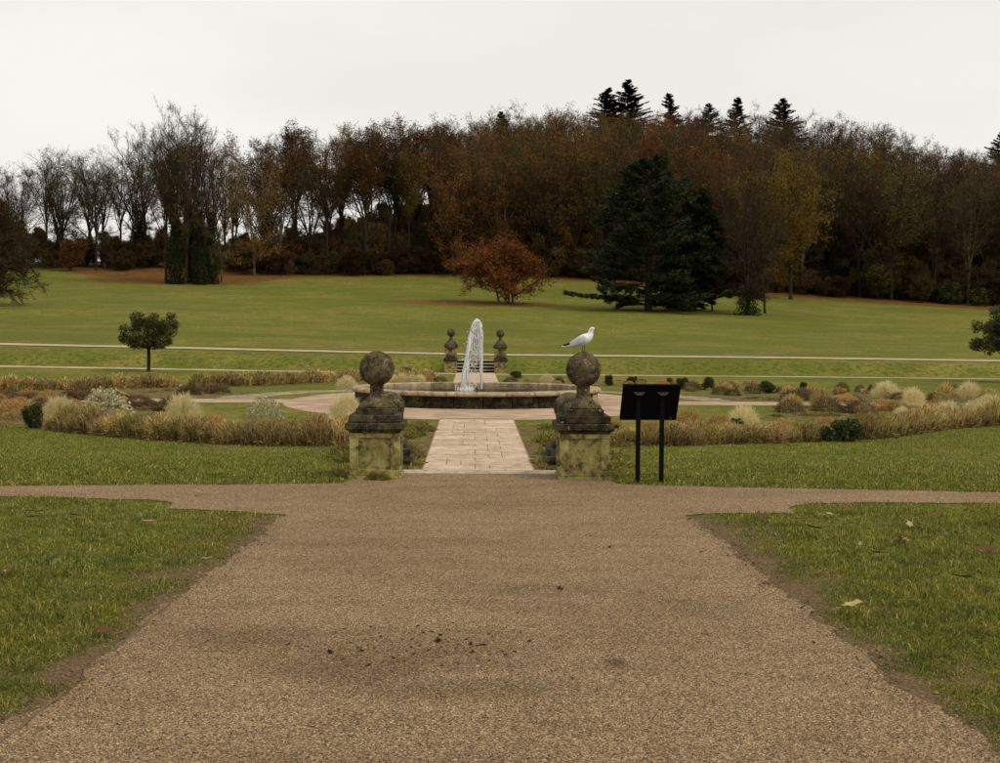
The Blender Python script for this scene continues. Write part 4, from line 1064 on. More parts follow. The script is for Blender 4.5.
# single plants, placed at their base in the photograph
for (k, px, py, w, lab, grp, hs, nat) in [
    ('green', 34, 428, 34, 'dark green leafy shrub at the end of the tan border on the plain pier side', None, 1.1, 1.0),
    ('green', 846, 441, 46, 'dark green leafy shrub standing in the tan border behind the black sign lawn', None, .78, 1.0),
    ('green', 825, 441, 28, 'small green shrub touching the rusty plant in the border behind the sign', None, .8, 1.0),
    ('rust', 829, 432, 34, 'rust orange rounded plant beside the dark green shrub in the sign side border', None, .8, 1.0),
    ('rust', 12, 419, 44, 'rust orange mound at the outer end of the border on the plain pier side', None, .8, 1.0),
    ('rust', 213, 428, 26, 'small rust orange mound behind the tan border beside the round cream grass', None, .8, 1.0),
    ('rust', 258, 437, 36, 'pale orange mound behind the tan border near the silvery bush', None, .9, 1.0),
    ('rust', 322, 437, 44, 'wide orange mound in the border next to the plain pier', None, .75, 1.0),
    ('rust', 340, 434, 26, 'orange mound just behind the plain pier', None, 1.0, 1.0),
    ('rust', 689, 429, 30, 'tall orange mound rising right behind the black sign', None, 1.15, 1.0),
    ('rust', 719, 431, 34, 'orange mound beside the pale striped grass behind the black sign', None, .95, 1.0),
    ('rust', 786, 434, 34, 'low orange mound on the lawn edge between the sign and the green shrub', None, .85, 1.0),
    ('rust', 612, 432, 30, 'orange mound partly hidden by the gull topped pier', None, .8, 1.0),
    ('rust', 650, 436, 30, 'orange grassy mound between the two legs of the black sign', None, .9, 1.0),
    ('silver', 106, 419, 52, 'silvery white flecked bush behind the tan border', None, .95, 1.0),
    ('silver', 265, 418, 36, 'pale silvery bush standing at the edge of the gravel ring', None, .9, 1.0),
    ('cream', 183, 423, 36, 'round cream feather grass rising behind the tan border', None, 1.15, 1.0),
    ('cream', 60, 420, 36, 'cream feather grass between the green shrub and the silvery bush', None, .95, 1.0),
    ('cream', 346, 420, 34, 'cream feather grass half hidden behind the plain pier', None, 1.0, 1.0),
    ('cream', 328, 431, 22, 'small cream feather grass near the orange mound beside the plain pier', None, 1.0, 1.0),
    ('cream', 743, 429, 34, 'green and cream arching grass behind the sign side border', None, 1.0, 1.0),
    ('green', 737, 430, 16, 'small light green plant inside the arching cream grass', None, 1.2, 1.0),
    ('cream', 347, 389, 22, 'cream feather grass in the far row next to the basin end', None, .9, 1.0),
    ('cream', 402, 384, 16, 'cream feather grass in the group behind the basin', 'cream grasses behind the basin', 1.0, 1.0),
    ('cream', 412, 384, 14, 'cream feather grass in the group behind the basin', 'cream grasses behind the basin', 1.0, 1.0),
    ('cream', 420, 384, 14, 'cream feather grass in the group behind the basin', 'cream grasses behind the basin', 1.0, 1.0),
    ('cream', 394, 384, 14, 'cream feather grass in the group behind the basin', 'cream grasses behind the basin', 1.0, 1.0),
    ('rust', 428, 383.5, 16, 'brownish orange mound behind the basin beside the cream grasses', None, 1.1, 1.0),
    ('brown', 440, 384, 15, 'grey brown seedhead plant behind the basin beside the far steps', None, .9, 1.0),
    ('green', 406, 377, 18, 'dark green shrub behind the cream grasses beyond the basin', None, .9, 1.0),
    ('brown', 511, 384, 18, 'grey brown seedhead plant beside the far paved walk', None, .8, 1.0),
    ('green', 517, 378, 18, 'dark green shrub beside the foot of the far steps', None, .6, 1.0),
    ('cream', 547, 385, 14, 'single cream feather grass behind the basin on the gull side', None, 1.1, 1.0),
    ('rust', 556, 386, 16, 'small orange mound behind the basin on the gull side', None, .7, 1.0),
    ('green', 609, 386, 12, 'upright dark green shrub seen just beside the gull topped ball', None, 1.5, 1.0),
    ('green', 632, 384, 14, 'dark green shrub behind the sign panel', None, .9, 1.0),
    ('brown', 641, 385, 12, 'brown plant behind the sign panel', None, .9, 1.0),
    ('rust', 663, 388, 18, 'pale orange mound just above the sign panel', None, .8, 1.0),
    ('green', 683, 389, 18, 'dark green shrub in the far bed next to a grey brown bush', None, 1.0, 1.0),
    ('green', 708, 390, 20, 'largest dark green shrub of the far bed behind the sign', None, 1.0, 1.0),
    ('brown', 692, 390, 20, 'grey brown rounded bush between two dark green shrubs of the far bed', None, .8, 1.0),
    ('tanfar', 725, 391, 22, 'yellowish grass clump next to the largest dark green shrub of the far bed', None, .8, 1.1),
    ('green', 768, 393, 24, 'low wide dark shrub in the far bed between the tan tufts', None, .75, 1.0),
    ('plume', 792, 407, 28, 'arching tan plume grass at the end of the far lawn', None, .62, 1.25),
    ('plume', 822, 406, 30, 'tall buff plume grass in the wild bed beyond the sign side lawn', None, .78, 1.25),
    ('green', 803, 389, 12, 'small dark shrub above the arching plume grass', None, .9, 1.0),
    ('brown', 842, 392, 14, 'dark brown shrub between the tall plume grasses', None, 1.2, 1.0),
    ('brown', 860, 392, 12, 'dark brown shrub behind the brown seedheads', None, 1.2, 1.0),
    ('green', 872, 394, 10, 'slim dark green shrub beside the cream topped plume grass', None, 1.6, 1.0),
    ('plume', 886, 398, 34, 'cream topped plume grass rising above the wild bed', None, .62, 1.25),
    ('plume', 863, 414, 22, 'tan plume grass in front of the brown seedheads of the wild bed', None, .75, 1.25),
    ('rust', 846, 403, 26, 'pinkish brown mound in the wild bed', None, .6, 1.0),
    ('rust', 890, 408, 20, 'rust brown mound in the middle of the wild bed', None, .7, 1.0),
    ('rust', 908, 400, 18, 'rounded brown mound at the back of the wild bed', None, .8, 1.0),
    ('rust', 917, 399, 16, 'small rounded brown mound at the back of the wild bed', None, .8, 1.0),
    ('brown', 936, 400, 22, 'low rust brown shrub at the back of the wild bed', None, .7, 1.0),
    ('brown', 955, 394, 14, 'dark leafy shrub on the far bank side of the wild bed', None, 1.2, 1.0),
    ('green', 963, 395, 12, 'small dark green shrub on the far bank side of the wild bed', None, 1.2, 1.0),
    ('cream', 948, 424, 34, 'large cream grass in the outer border beyond the sign', None, .95, 1.0),
    ('cream', 974, 421, 28, 'cream green grass in the outer border beyond the sign', None, 1.0, 1.0),
    ('cream', 998, 418, 32, 'cream grass at the outermost end of the sign side border', None, 1.0, 1.0),
    ('tan', 912, 420, 24, 'greenish tan grass in the middle of the wild bed', None, .8, .95),
    ('tan', 930, 416, 26, 'buff grass behind the large cream grass', None, .8, .95),
    ('plume', 985, 402, 40, 'wide buff plume grass at the back of the outer border', None, .5, 1.25),
    ('brown', 80, 400, 36, 'brown mound behind the cream feather grass', None, .8, 1.0),
    ('rust', 28, 399, 20, 'small brown orange mound between the far row and the green shrub', None, .9, 1.0),
    ('rust', 48, 399, 20, 'brown orange mound above the green shrub', None, .9, 1.0),
    ('brown', 112, 402, 34, 'low brown seedhead plant behind the silvery bush', None, .55, 1.0),
    ('brown', 135, 404, 36, 'low brown seedhead plant beside the far lawn', None, .45, 1.0),
    ('cream', 595.5, 411, 11, 'pale tuft of grass just behind the neck of the gull topped pier', None, 1.9, 1.0),
]:
    plant_px(k, px, py, w, lab, grp, hs, nat)
# filling of the wild beds
def scatter(n, reg, kinds, wr, lab, grp, hs=(.7, 1.2), avoid=None):
    for k in range(n):
        px, py = rp_.uniform(reg[0], reg[1]), rp_.uniform(reg[2], reg[3])
        if avoid and avoid(px, py): continue
        kd = rp_.choice(kinds); plant_px(kd, px, py, rp_.uniform(*wr) * (.7 if py < 398 else 1.0), lab[0] % {'low': 'low green plant', 'brown': 'brown seedhead plant', 'tan': 'tan grass', 'tanfar': 'tan grass', 'rust': 'rusty mound', 'cream': 'cream grass', 'plume': 'plume grass', 'green': 'green shrub'}[kd], grp + ' ' + kd, rp_.uniform(*hs))
scatter(62, (800, 1012, 391, 424), ['brown', 'brown', 'tanfar', 'rust', 'tan', 'low', 'plume', 'tan'], (15, 26), ['%s filling the wild bed beyond the black sign'], 'wild bed filling', (.6, 1.0), lambda x, y: y > 428 - (x - 800) * .05 or (x < 870 and 407 < y) or (402 < y < 409 and x < 900))
scatter(34, (-12, 140, 394, 409), ['brown', 'brown', 'tanfar', 'low', 'rust'], (18, 30), ['%s filling the bed below the far tan row'], 'plain side bed filling', (.5, .8))
scatter(16, (388, 440, 378, 385), ['cream', 'tanfar', 'brown', 'low', 'rust'], (9, 15), ['%s in the bed behind the basin, birdless pier side'], 'bed behind basin plain side', (.7, 1.1))
scatter(20, (508, 640, 379, 387), ['green', 'tanfar', 'brown', 'low', 'rust', 'low'], (9, 16), ['%s in the bed behind the basin, gull side'], 'bed behind basin gull side', (.6, 1.0))
scatter(26, (640, 800, 384, 393), ['green', 'tanfar', 'brown', 'low', 'rust', 'tanfar'], (9, 17), ['%s in the far bed above the sign side lawn'], 'far bed sign side', (.6, 1.0))
# low cover in the beds beside the paved walk
for s, lab, grp in ((-1, 'low dull green ground cover in the bed beside the walk, plain pier side', 'ground cover beside the walk, plain pier side'), (1, 'low dull green ground cover in the bed beside the walk, gull side', 'ground cover beside the walk, gull side')):
    for k in range(80):
        yy = rp_.uniform(21, 31.2); plant('low', s * rp_.uniform(1.2, 2.3 + .12 * (yy - 21)), yy, rp_.uniform(.4, .95), lab, grp, rp_.uniform(.6, 1.6))
for k in range(60):
    a = rp_.choice([rp_.uniform(150, 176), rp_.uniform(5, 32), rp_.uniform(188, 214), rp_.uniform(322, 352)]); r = rp_.uniform(9.2, 12.4)
    x, y_ = FC[0] + r * math.cos(math.radians(a)), FC[1] + r * math.sin(math.radians(a))
    s = x < 0
    plant(rp_.choice(['low', 'low', 'brown']), x, y_, rp_.uniform(.5, .95), 'low dry ground cover in the circular beds, plain pier side' if s else 'low dry ground cover in the circular beds, sign side', 'dry cover, plain pier side' if s else 'dry cover, sign side', .75)
# weeds at the foot of the plain pier
for k in range(5):
    o = plant('low', -1.26 + rp_.uniform(-.12, .16), PY - .36 + rp_.uniform(-.03, .03), rp_.uniform(.18, .28), 'small green weed growing at the foot of the plain pier', 'weeds at the pier foot', 2.2)

# ------------------------------------------------------------------ trees
class Tree:
    """tapered trunk, limbs and branches; remembers branch points for twigs and leaves"""
    def __init__(s, seed): s.r = random.Random(seed); s.rng = np.random.default_rng(seed); s.mb = MB(); s.pts = []; s.dirs = []
    def branch(s, p, d, L, r0, r1, n, wob, droop=0, sides=4, grav=0):
        P = [Vector(p)]; d = Vector(d).normalized()
        for k in range(n):
            d = (d + Vector((s.r.gauss(0, wob), s.r.gauss(0, wob), s.r.gauss(0, wob) + grav))).normalized()
            P.append(P[-1] + d * (L / n))
        s.mb.tube(P, [r0 + (r1 - r0) * k / n for k in range(n + 1)], sides, cap=False)
        return P
    def at(s, P, t):
        q = t * (len(P) - 1); i = min(int(q), len(P) - 2); return P[i].lerp(P[i + 1], q - i), (P[i + 1] - P[i]).normalized()

def turn(d, ang, az):
    d = d.normalized(); a = d.orthogonal().normalized(); b = d.cross(a)
    return (d * math.cos(ang) + (a * math.cos(az) + b * math.sin(az)) * math.sin(ang)).normalized()

def broadleaf(seed, h=22, fork=.35, spread=.24, n1=18, n2=7, n3=5, r=.28, up=.05, lean=0.0, stems=1, ang=(.55, .95), sides=6):
    t = Tree(seed); R = t.r
    for s_ in range(stems):
        off = Vector((R.gauss(0, .35), R.gauss(0, .35), 0)) if stems > 1 else Vector((0, 0, 0))
        d0 = Vector((R.gauss(lean, .03 + .18 * (stems > 1)), R.gauss(0, .03 + .18 * (stems > 1)), 1))
        hs = h * (R.uniform(.8, 1) if stems > 1 else 1)
        T = t.branch(off - Vector((0, 0, .3)), d0, hs * .93, r * (1 if stems == 1 else .7), .05, 9, .045, sides=sides)
        for k in range(n1):
            q = fork + (1 - fork) * ((k + R.random() * .8) / n1); q = min(q, .98)
            p, dd = t.at(T, q)
            rel = (q - fork) / (1 - fork)
            L = h * spread * (.65 + .75 * math.sin(math.pi * min(1, .25 + rel * .75))) * R.uniform(.65, 1.15) * (1 - .45 * rel)
            d1 = turn(dd, R.uniform(*ang) * (1 - .35 * rel), R.uniform(0, 6.28))
            B = t.branch(p, d1, L, r * .34 * (1 - .6 * rel) + .02, .02, 5, .13, sides=4, grav=up)
            for j in range(n2):
                p2, e = t.at(B, .2 + .8 * (j + R.random()) / n2)
                L2 = L * R.uniform(.28, .5)
                C = t.branch(p2, turn(e, R.uniform(.4, .9), R.uniform(0, 6.28)), L2, .035, .012, 3, .16, sides=3, grav=up)
                for i in range(n3):
                    p3, g = t.at(C, .2 + .8 * (i + R.random()) / n3)
                    D = t.branch(p3, turn(g, R.uniform(.35, .9), R.uniform(0, 6.28)), L2 * R.uniform(.35, .6), .018, .007, 2, .18, sides=3, grav=up)
                    for q_ in (.35, .7, 1.0):
                        a, b = t.at(D, q_ - .001); t.pts.append(tuple(a)); t.dirs.append(tuple(b))
                for q_ in (.6, .999):
                    a, b = t.at(C, q_); t.pts.append(tuple(a)); t.dirs.append(tuple(b))
    return t

def spreading(seed, h=22, fork=.3, nl=7, ang=.55, n2=10, n3=6, r=.28, side=5, up=.05, wob=.10):
    """trunk that divides into several rising limbs, giving a rounded fan of branches"""
    t = Tree(seed); R = t.r
    T = t.branch((0, 0, -.3), (R.gauss(0, .04), R.gauss(0, .04), 1), h * fork + .3, r, r * .72, 5, .035, sides=7)
    def boughs(B, L, n, r0):
        for j in range(n):
            q = .12 + .88 * (j + R.random()) / n; p2, e = t.at(B, min(q, .999)); L2 = L * R.uniform(.20, .36) * (1.15 - .5 * q)
            C = t.branch(p2, turn(e, R.uniform(.45, .95), R.uniform(0, 6.28)), L2, r0 * .4 * (1.1 - .7 * q) + .012, .012, 4, .14, sides=3, grav=up)
            for i in range(n3):
                p3, g = t.at(C, .15 + .849 * (i + R.random()) / n3)
                D = t.branch(p3, turn(g, R.uniform(.35, .9), R.uniform(0, 6.28)), L2 * R.uniform(.3, .55), .018, .007, 2, .18, sides=3, grav=up)
                for q_ in (.35, .7, .999):
                    a, b = t.at(D, q_); t.pts.append(tuple(a)); t.dirs.append(tuple(b))
    for k in range(nl):
        a = ang * (.15 + .85 * ((k + .5) / nl)) * R.uniform(.85, 1.15); az = k * 2.399 + R.uniform(-.4, .4)
        L = h * (1 - fork) * R.uniform(.82, 1.03) * (1 - .10 * (a / ang) ** 2)
        B = t.branch(T[-1] - Vector((0, 0, R.uniform(0, .10) * h * (k / nl))), (math.sin(a) * math.cos(az), math.sin(a) * math.sin(az), math.cos(a)), L, r * .5, .03, 8, wob, sides=4, grav=.035)
        boughs(B, L, n2, r * .45)
    for k in range(side):
        p, dd = t.at(T, R.uniform(.25, .98)); L = h * R.uniform(.12, .24)
        B = t.branch(p, turn(dd, R.uniform(.8, 1.3), R.uniform(0, 6.28)), L, .06, .02, 5, .12, sides=4, grav=.04)
        boughs(B, L * 1.4, 4, .1)
    return t

def twigs(t, per, L, w, spread=.7):
    P = np.repeat(np.array(t.pts), per, 0); D = np.repeat(np.array(t.dirs), per, 0); n = len(P)
    D = D + t.rng.normal(0, spread, (n, 3)) + [0, 0, .15]; D /= np.linalg.norm(D, axis=1)[:, None]
    S = np.cross(D, t.rng.normal(0, 1, (n, 3))); S /= np.linalg.norm(S, axis=1)[:, None] + 1e-9
    l = L * t.rng.uniform(.5, 1.3, (n, 1))
    V = np.stack([P - S * w / 2, P + S * w / 2, P + D * l], 1).reshape(-1, 3)
    return V, np.arange(n * 3).reshape(-1, 3)

def leaves(t, per, s, jit=.35, keep=1.0):
    P = np.repeat(np.array(t.pts), per, 0)
    if keep < 1: P = P[t.rng.random(len(P)) < keep]
    n = len(P); P = P + t.rng.normal(0, jit, (n, 3))
    a = t.rng.normal(0, 1, (n, 3)); a /= np.linalg.norm(a, axis=1)[:, None]
    b = np.cross(a, t.rng.normal(0, 1, (n, 3))); b /= np.linalg.norm(b, axis=1)[:, None] + 1e-9
    l = s * t.rng.uniform(.5, 1.3, (n, 1))
    V = np.stack([P - a * l * .6, P + b * l * .45, P + a * l * .6 + b * l * .2], 1).reshape(-1, 3)
    return V, np.arange(n * 3).reshape(-1, 3)

def ivy_on(t, h, r, n=1500, s=.30):
    rng = t.rng; z = h * rng.random(n) ** 1.3; a = rng.uniform(0, 6.28, n); q = r * (1 - .5 * z / h) * rng.uniform(.5, 1.3, n)
    P = np.stack([q * np.cos(a), q * np.sin(a), z], 1)
    d = rng.normal(0, 1, (n, 3)); d /= np.linalg.norm(d, axis=1)[:, None]; b = np.cross(d, rng.normal(0, 1, (n, 3))); b /= np.linalg.norm(b, axis=1)[:, None] + 1e-9
    V = np.stack([P - d * s * .5, P + b * s * .5, P + d * s * .5], 1).reshape(-1, 3)
    V[:, 2] = np.maximum(V[:, 2], 0)
    return V, np.arange(n * 3).reshape(-1, 3)

def crown(name, parts):
    Vs, Fs, mi, o = [], [], [], 0
    for k, (V, F, m) in enumerate(parts): Vs.append(V); Fs.append(F + o); mi.append(np.full(len(F), k)); o += len(V)
    return mesh_np(name, np.concatenate(Vs), np.concatenate(Fs), [p[2] for p in parts], np.concatenate(mi))

def kit(t, name, bark, parts): return t.mb.mesh('trunk', bark), crown('crown', parts)

KITS = {'bare': [], 'brown': [], 'dull': [], 'fan': []}
for k in range(4):
    t = spreading(100 + k, 22, .26 + .05 * (k % 3), 6, .48, 10, 6, .27, 7)
    KITS['bare'].append(kit(t, 'bare', M['barkpale'] if k % 2 else M['bark'], [(*twigs(t, 6, .85, .040), M['twig'])]))
for k in range(3):
    t = spreading(110 + k, 22, .30 + .05 * k, 7, .58, 10, 6, .25, 3)
    KITS['fan'].append(kit(t, 'fan', M['bark'], [(*twigs(t, 3, .85, .030), M['twig'])]))
for k in range(4):
    t = spreading(120 + k, 22, .24 + .06 * (k % 3), 6, .52, 10, 6, .28, 8)
    KITS['brown'].append(kit(t, 'brown', M['barkpale'] if k % 2 else M['bark'], [(*twigs(t, 2, .9, .045), M['twigdark']), (*leaves(t, 4, .36, .4), M['leafbrown'])]))
for k in range(4):
    t = spreading(140 + k, 22, .20 + .05 * (k % 3), 6, .50, 10, 6, .26, 9)
    KITS['dull'].append(kit(t, 'dull', M['bark'], [(*twigs(t, 4, .95, .045), M['twigdark']), (*leaves(t, 3, .32, .4), M['leafdull'])]))
KITS['tall'] = []
for k in range(3):
    t = spreading(150 + k, 22, .44 + .05 * (k % 2), 7, .50, 10, 6, .25, 1)
    KITS['tall'].append(kit(t, 'tall', M['bark'], [(*twigs(t, 3, .9, .040), M['twigdark']), (*leaves(t, 4, .34, .4), M['leafbrown' if k != 1 else 'leafdull'])]))
t = spreading(160, 22, .34, 6, .40, 10, 6, .32, 6)
KITS['ivy'] = [kit(t, 'ivy', M['bark'], [(*twigs(t, 5, .95, .040), M['twig']), (*ivy_on(t, 11, 1.3, 3200, .42), M['ivy'])])]

def put_tree(name, k, x, y_, scale, label, group=None, cat='tree', rz=None, sx=1.0):
    e = thing(name, label, cat, (x, y_, h1(x, y_) - .1), random.uniform(0, 6.28) if rz is None else rz, group, (scale * sx, scale * sx, scale))
    link('trunk', k[0], e); link('crown', k[1], e)
    return e

SKX = [-60, 0, 50, 90, 120, 150, 175, 212, 250, 275, 330, 380, 450, 500, 560, 640, 700, 760, 800, 850, 900, 940, 975, 1060]
SKY = [160, 158, 150, 141, 166, 128, 122, 142, 150, 135, 126, 119, 123, 114, 112, 112, 112, 110, 119, 121, 131, 144, 152, 160]
def u2px(u): return 474 + u * FPX
def horizon(px): return 322 + (px - 500) * .0066
def edgeY(px): return float(np.interp(px, [-80, 0, 90, 130, 200, 250, 330, 450, 560, 650, 720, 800, 880, 1060], [212, 211, 209, 212, 215, 207, 209, 213, 211, 210, 206, 203, 200, 197]))
random.seed(77)
count = 0
ROWS = [0, 6, 13, 21, 30, 41, 54, 69, 86, 105, 124, 142]
for ri, dy in enumerate(ROWS):
    px = -70 + random.uniform(0, 20)
    while px < 1075:
        Y = edgeY(px) + dy + random.uniform(-2.5, 2.5)
        step = (5.0 + ri * .42) * FPX / Y
        jx = px + random.uniform(-.3, .3) * step
        px += step * random.uniform(.8, 1.2) * (1.25 if jx < 300 else 1.0)
        lim = 2 if jx < 20 else (3 if jx < 150 else (3 if jx < 280 else (3 if jx < 430 else 99)))
        if ri > lim: continue
        if ri == 0 and 130 < jx < 235: continue
        x = atY(jx, Y); zg = h1(x, Y)
        sk = float(np.interp(jx, SKX, SKY)) + random.uniform(-5, 9)
        ztop = CAMH + (horizon(jx) - sk) * Y / FPX
        hmax = ztop - zg
        hh = random.uniform(18, 25)
        last = ri >= len(ROWS) - 2 or ri == lim or (jx < 430 and ri >= 1)
        if last: hh = hmax * random.uniform(.9, 1.02)
        hh = min(hh, hmax)
        if hh < 8: continue
        hh = min(hh, 28)
        z = random.random()
        if jx < 240: kind = 'fan' if z < .80 else ('dull' if z < .92 else 'ivy')
        elif 285 < jx < 440 and z < .85: kind = 'tall'
        elif jx < 640: kind = 'brown' if z < .50 else ('dull' if z < .78 else ('bare' if z < .97 else 'ivy'))
        elif jx < 760: kind = 'brown' if z < .36 else ('dull' if z < .75 else 'bare')
        else: kind = 'dull' if z < .42 else ('brown' if z < .54 else ('bare' if z < .95 else 'ivy'))
        k = random.choice(KITS[kind])
        zone = 'between bare clump and spreading tree' if jx < 440 else ('behind the rusty spreading tree' if jx < 575 else ('behind the great cedar' if jx < 715 else ('around the yellow leaved tree' if jx < 850 else 'past the yellow leaved tree')))
        back = 'deep in the wood,' if ri > 3 else 'at the wood edge,'
        lab = {'bare': 'bare twiggy tree', 'fan': 'bare twiggy tree', 'tall': 'tall trunked rusty tree', 'brown': 'rusty brown tree', 'dull': 'dull brown leaved tree', 'ivy': 'ivy clad bare tree'}[kind]
        lab = '%s %s %s' % (lab, back, zone) if jx >= 240 else lab + ' in the thin line on the skyline behind the lawn'
        put_tree('woodland_tree', k, x, Y, hh / 22 * .98, lab, lab, sx=random.uniform(.9, 1.2))
        count += 1
print('woodland trees', count)

# undergrowth and saplings
SAP = []
for k in range(3):
    t = broadleaf(220 + k, 8.5, .06, .26, 14, 6, 4, .08, .05, stems=3, ang=(.35, .8), sides=4)
    SAP.append(kit(t, 'sapling', M['bark'], [(*twigs(t, 5, .7, .045), M['twigdark']), (*leaves(t, 2, .30, .3), M['leafdull' if k else 'leafbrown'])]))
for k in range(150):
    px = random.uniform(430, 1060) if k > 16 else random.uniform(240, 430); Y = edgeY(px) + 3 + 75 * random.random() ** 1.3
    put_tree('sapling_thicket', random.choice(SAP), atY(px, Y), Y, random.uniform(.7, 1.35) * (.6 if px < 430 else 1), 'brown sapling thicket growing between the trunks of the hillside wood', 'sapling thickets in the wood', 'sapling', sx=1.2)
for k in range(26):
    px = random.uniform(270, 450); Y = random.uniform(235, 345)
    put_tree('sapling_thicket', random.choice(SAP), atY(px, Y), Y, random.uniform(.35, .75), 'brown sapling thicket low on the hill seen between tall rusty trunks', 'sapling thickets below the tall trunks', 'sapling', sx=1.3)
# undergrowth at the foot of the wood
US = []
for k in range(4):
    t = broadleaf(200 + k, 4.5, .05, .42, 9, 5, 4, .07, .02, stems=3, ang=(.4, 1.0), sides=4)
    US.append(kit(t, 'shrub', M['bark'], [(*twigs(t, 4, .55, .04), M['twigdark']), (*leaves(t, 2, .24, .2), M['leafdull'])]))
for k in range(64):
    px = 236 + k * 12.6 + random.uniform(-5, 5); Y = edgeY(px) - random.uniform(-3, 2.5)
    put_tree('undergrowth_shrub', random.choice(US), atY(px, Y), Y, random.uniform(.55, 1.05), 'tangled brown undergrowth shrub along the foot of the wood', 'undergrowth along the wood', 'shrub', sx=1.3)
for k in range(40):
    px = -45 + k * 7 + random.uniform(-8, 8); Y = edgeY(px) - random.uniform(-16, 5)
    put_tree('undergrowth_shrub', random.choice(US + SAP), atY(px, Y), Y, random.uniform(.45, 1.0), 'tangled brown undergrowth shrub below the thin line of trees behind the lawn', 'undergrowth below the thin trees', 'shrub', sx=1.3)

# clump of tall bare trees standing out on the lawn
for px, Y, top in [(166, 185, 126), (176, 184, 120), (186, 186, 130), (200, 184, 136), (212, 186, 142), (192, 188, 128), (222, 190, 150)]:
    x = atY(px, Y); hh = CAMH + (horizon(px) - top) * Y / FPX - h1(x, Y)
    put_tree('tall_bare_tree', KITS['ivy'][0] if px in (176, 200, 192, 212) else random.choice(KITS['bare' if px > 180 else 'fan']), x, Y, hh / 22, 'tall bare tree of the tight clump standing forward on the lawn', 'clump of bare trees on the lawn', sx=.72)

# conifers on the ridge
def conifer(seed, h=16, r=2.6, n=60, needle=M['needledark'], gap=.25):
    t = Tree(seed); R = t.r; rng = t.rng
    T = t.branch((0, 0, -.3), (0, 0, 1), h, .24, .03, 8, .012, sides=6)
    V = []; F = []
    for k in range(n):
        q = gap + (1 - gap) * (k + R.random()) / n; p, _ = t.at(T, min(q, .999)); a = R.uniform(0, 6.28)
        L = r * min(1, (1 - q) * 2.0) ** .85 * R.uniform(.6, 1.15) + .2
        d = Vector((math.cos(a), math.sin(a), .22 - .5 * (1 - q)))
        B = t.branch(p, d, L, .05, .012, 3, .05, sides=3, grav=.05)
        m = int(16 + L * 30)
        for j in range(m):
            u = R.uniform(.08, 1); c, dd = t.at(B, min(u, .999)); sd = Vector((-dd.y, dd.x, 0)).normalized() * R.choice((-1, 1))
            tip = c + (dd * R.uniform(.2, .7) + sd * R.uniform(.1, .7) + Vector((0, 0, R.uniform(-.35, .15)))) * (.85 * (1.15 - .5 * u))
            w = (tip - c).cross(Vector((0, 0, 1))); w = w.normalized() * .2 if w.length > 1e-4 else Vector((.07, 0, 0))
            o = len(V); V += [tuple(c - w), tuple(c + w), tuple(tip)]; F.append((o, o + 1, o + 2))
    return t.mb.mesh('trunk', M['bark']), mesh_np('crown', np.array(V), np.array(F), [needle])
CK = [conifer(300, 16, 5.2, 190), conifer(301, 16, 4.2, 170), conifer(302, 16, 6.0, 160)]
for px, top, kk, Y, sc, lab in [(625, 80, 0, 345, 1.15, 'tallest dark conifer on the ridge of the wood'), (606, 88, 2, 347, 1.1, 'dark conifer on the ridge close beside the tallest one'),
                                (668, 94, 1, 350, .9, 'slim dark conifer on the ridge next after the tallest pair'), (705, 104, 2, 352, .75, 'small dark conifer on the ridge between two slim ones'),
                                (734, 97, 1, 352, .95, 'pointed dark conifer on the ridge above the cedar'), (780, 98, 0, 350, .85, 'pale ragged conifer at the end of the ridge row'),
                                (998, 131, 2, 330, 1.0, 'lone conifer on the skyline where the wood runs down'), (502, 112, 1, 350, .6, 'small conifer tip poking out of the brown ridge trees')]:
    x = atY(px, Y); zt_ = CAMH + (horizon(px) - top) * Y / FPX; s = 16 * sc
    put_tree('ridge_conifer', CK[kk], x, Y, max((zt_ - h1(x, Y)), 6) / 16, lab, None, 'conifer', sx=1.0 if (zt_ - h1(x, Y)) < 18 else .95)

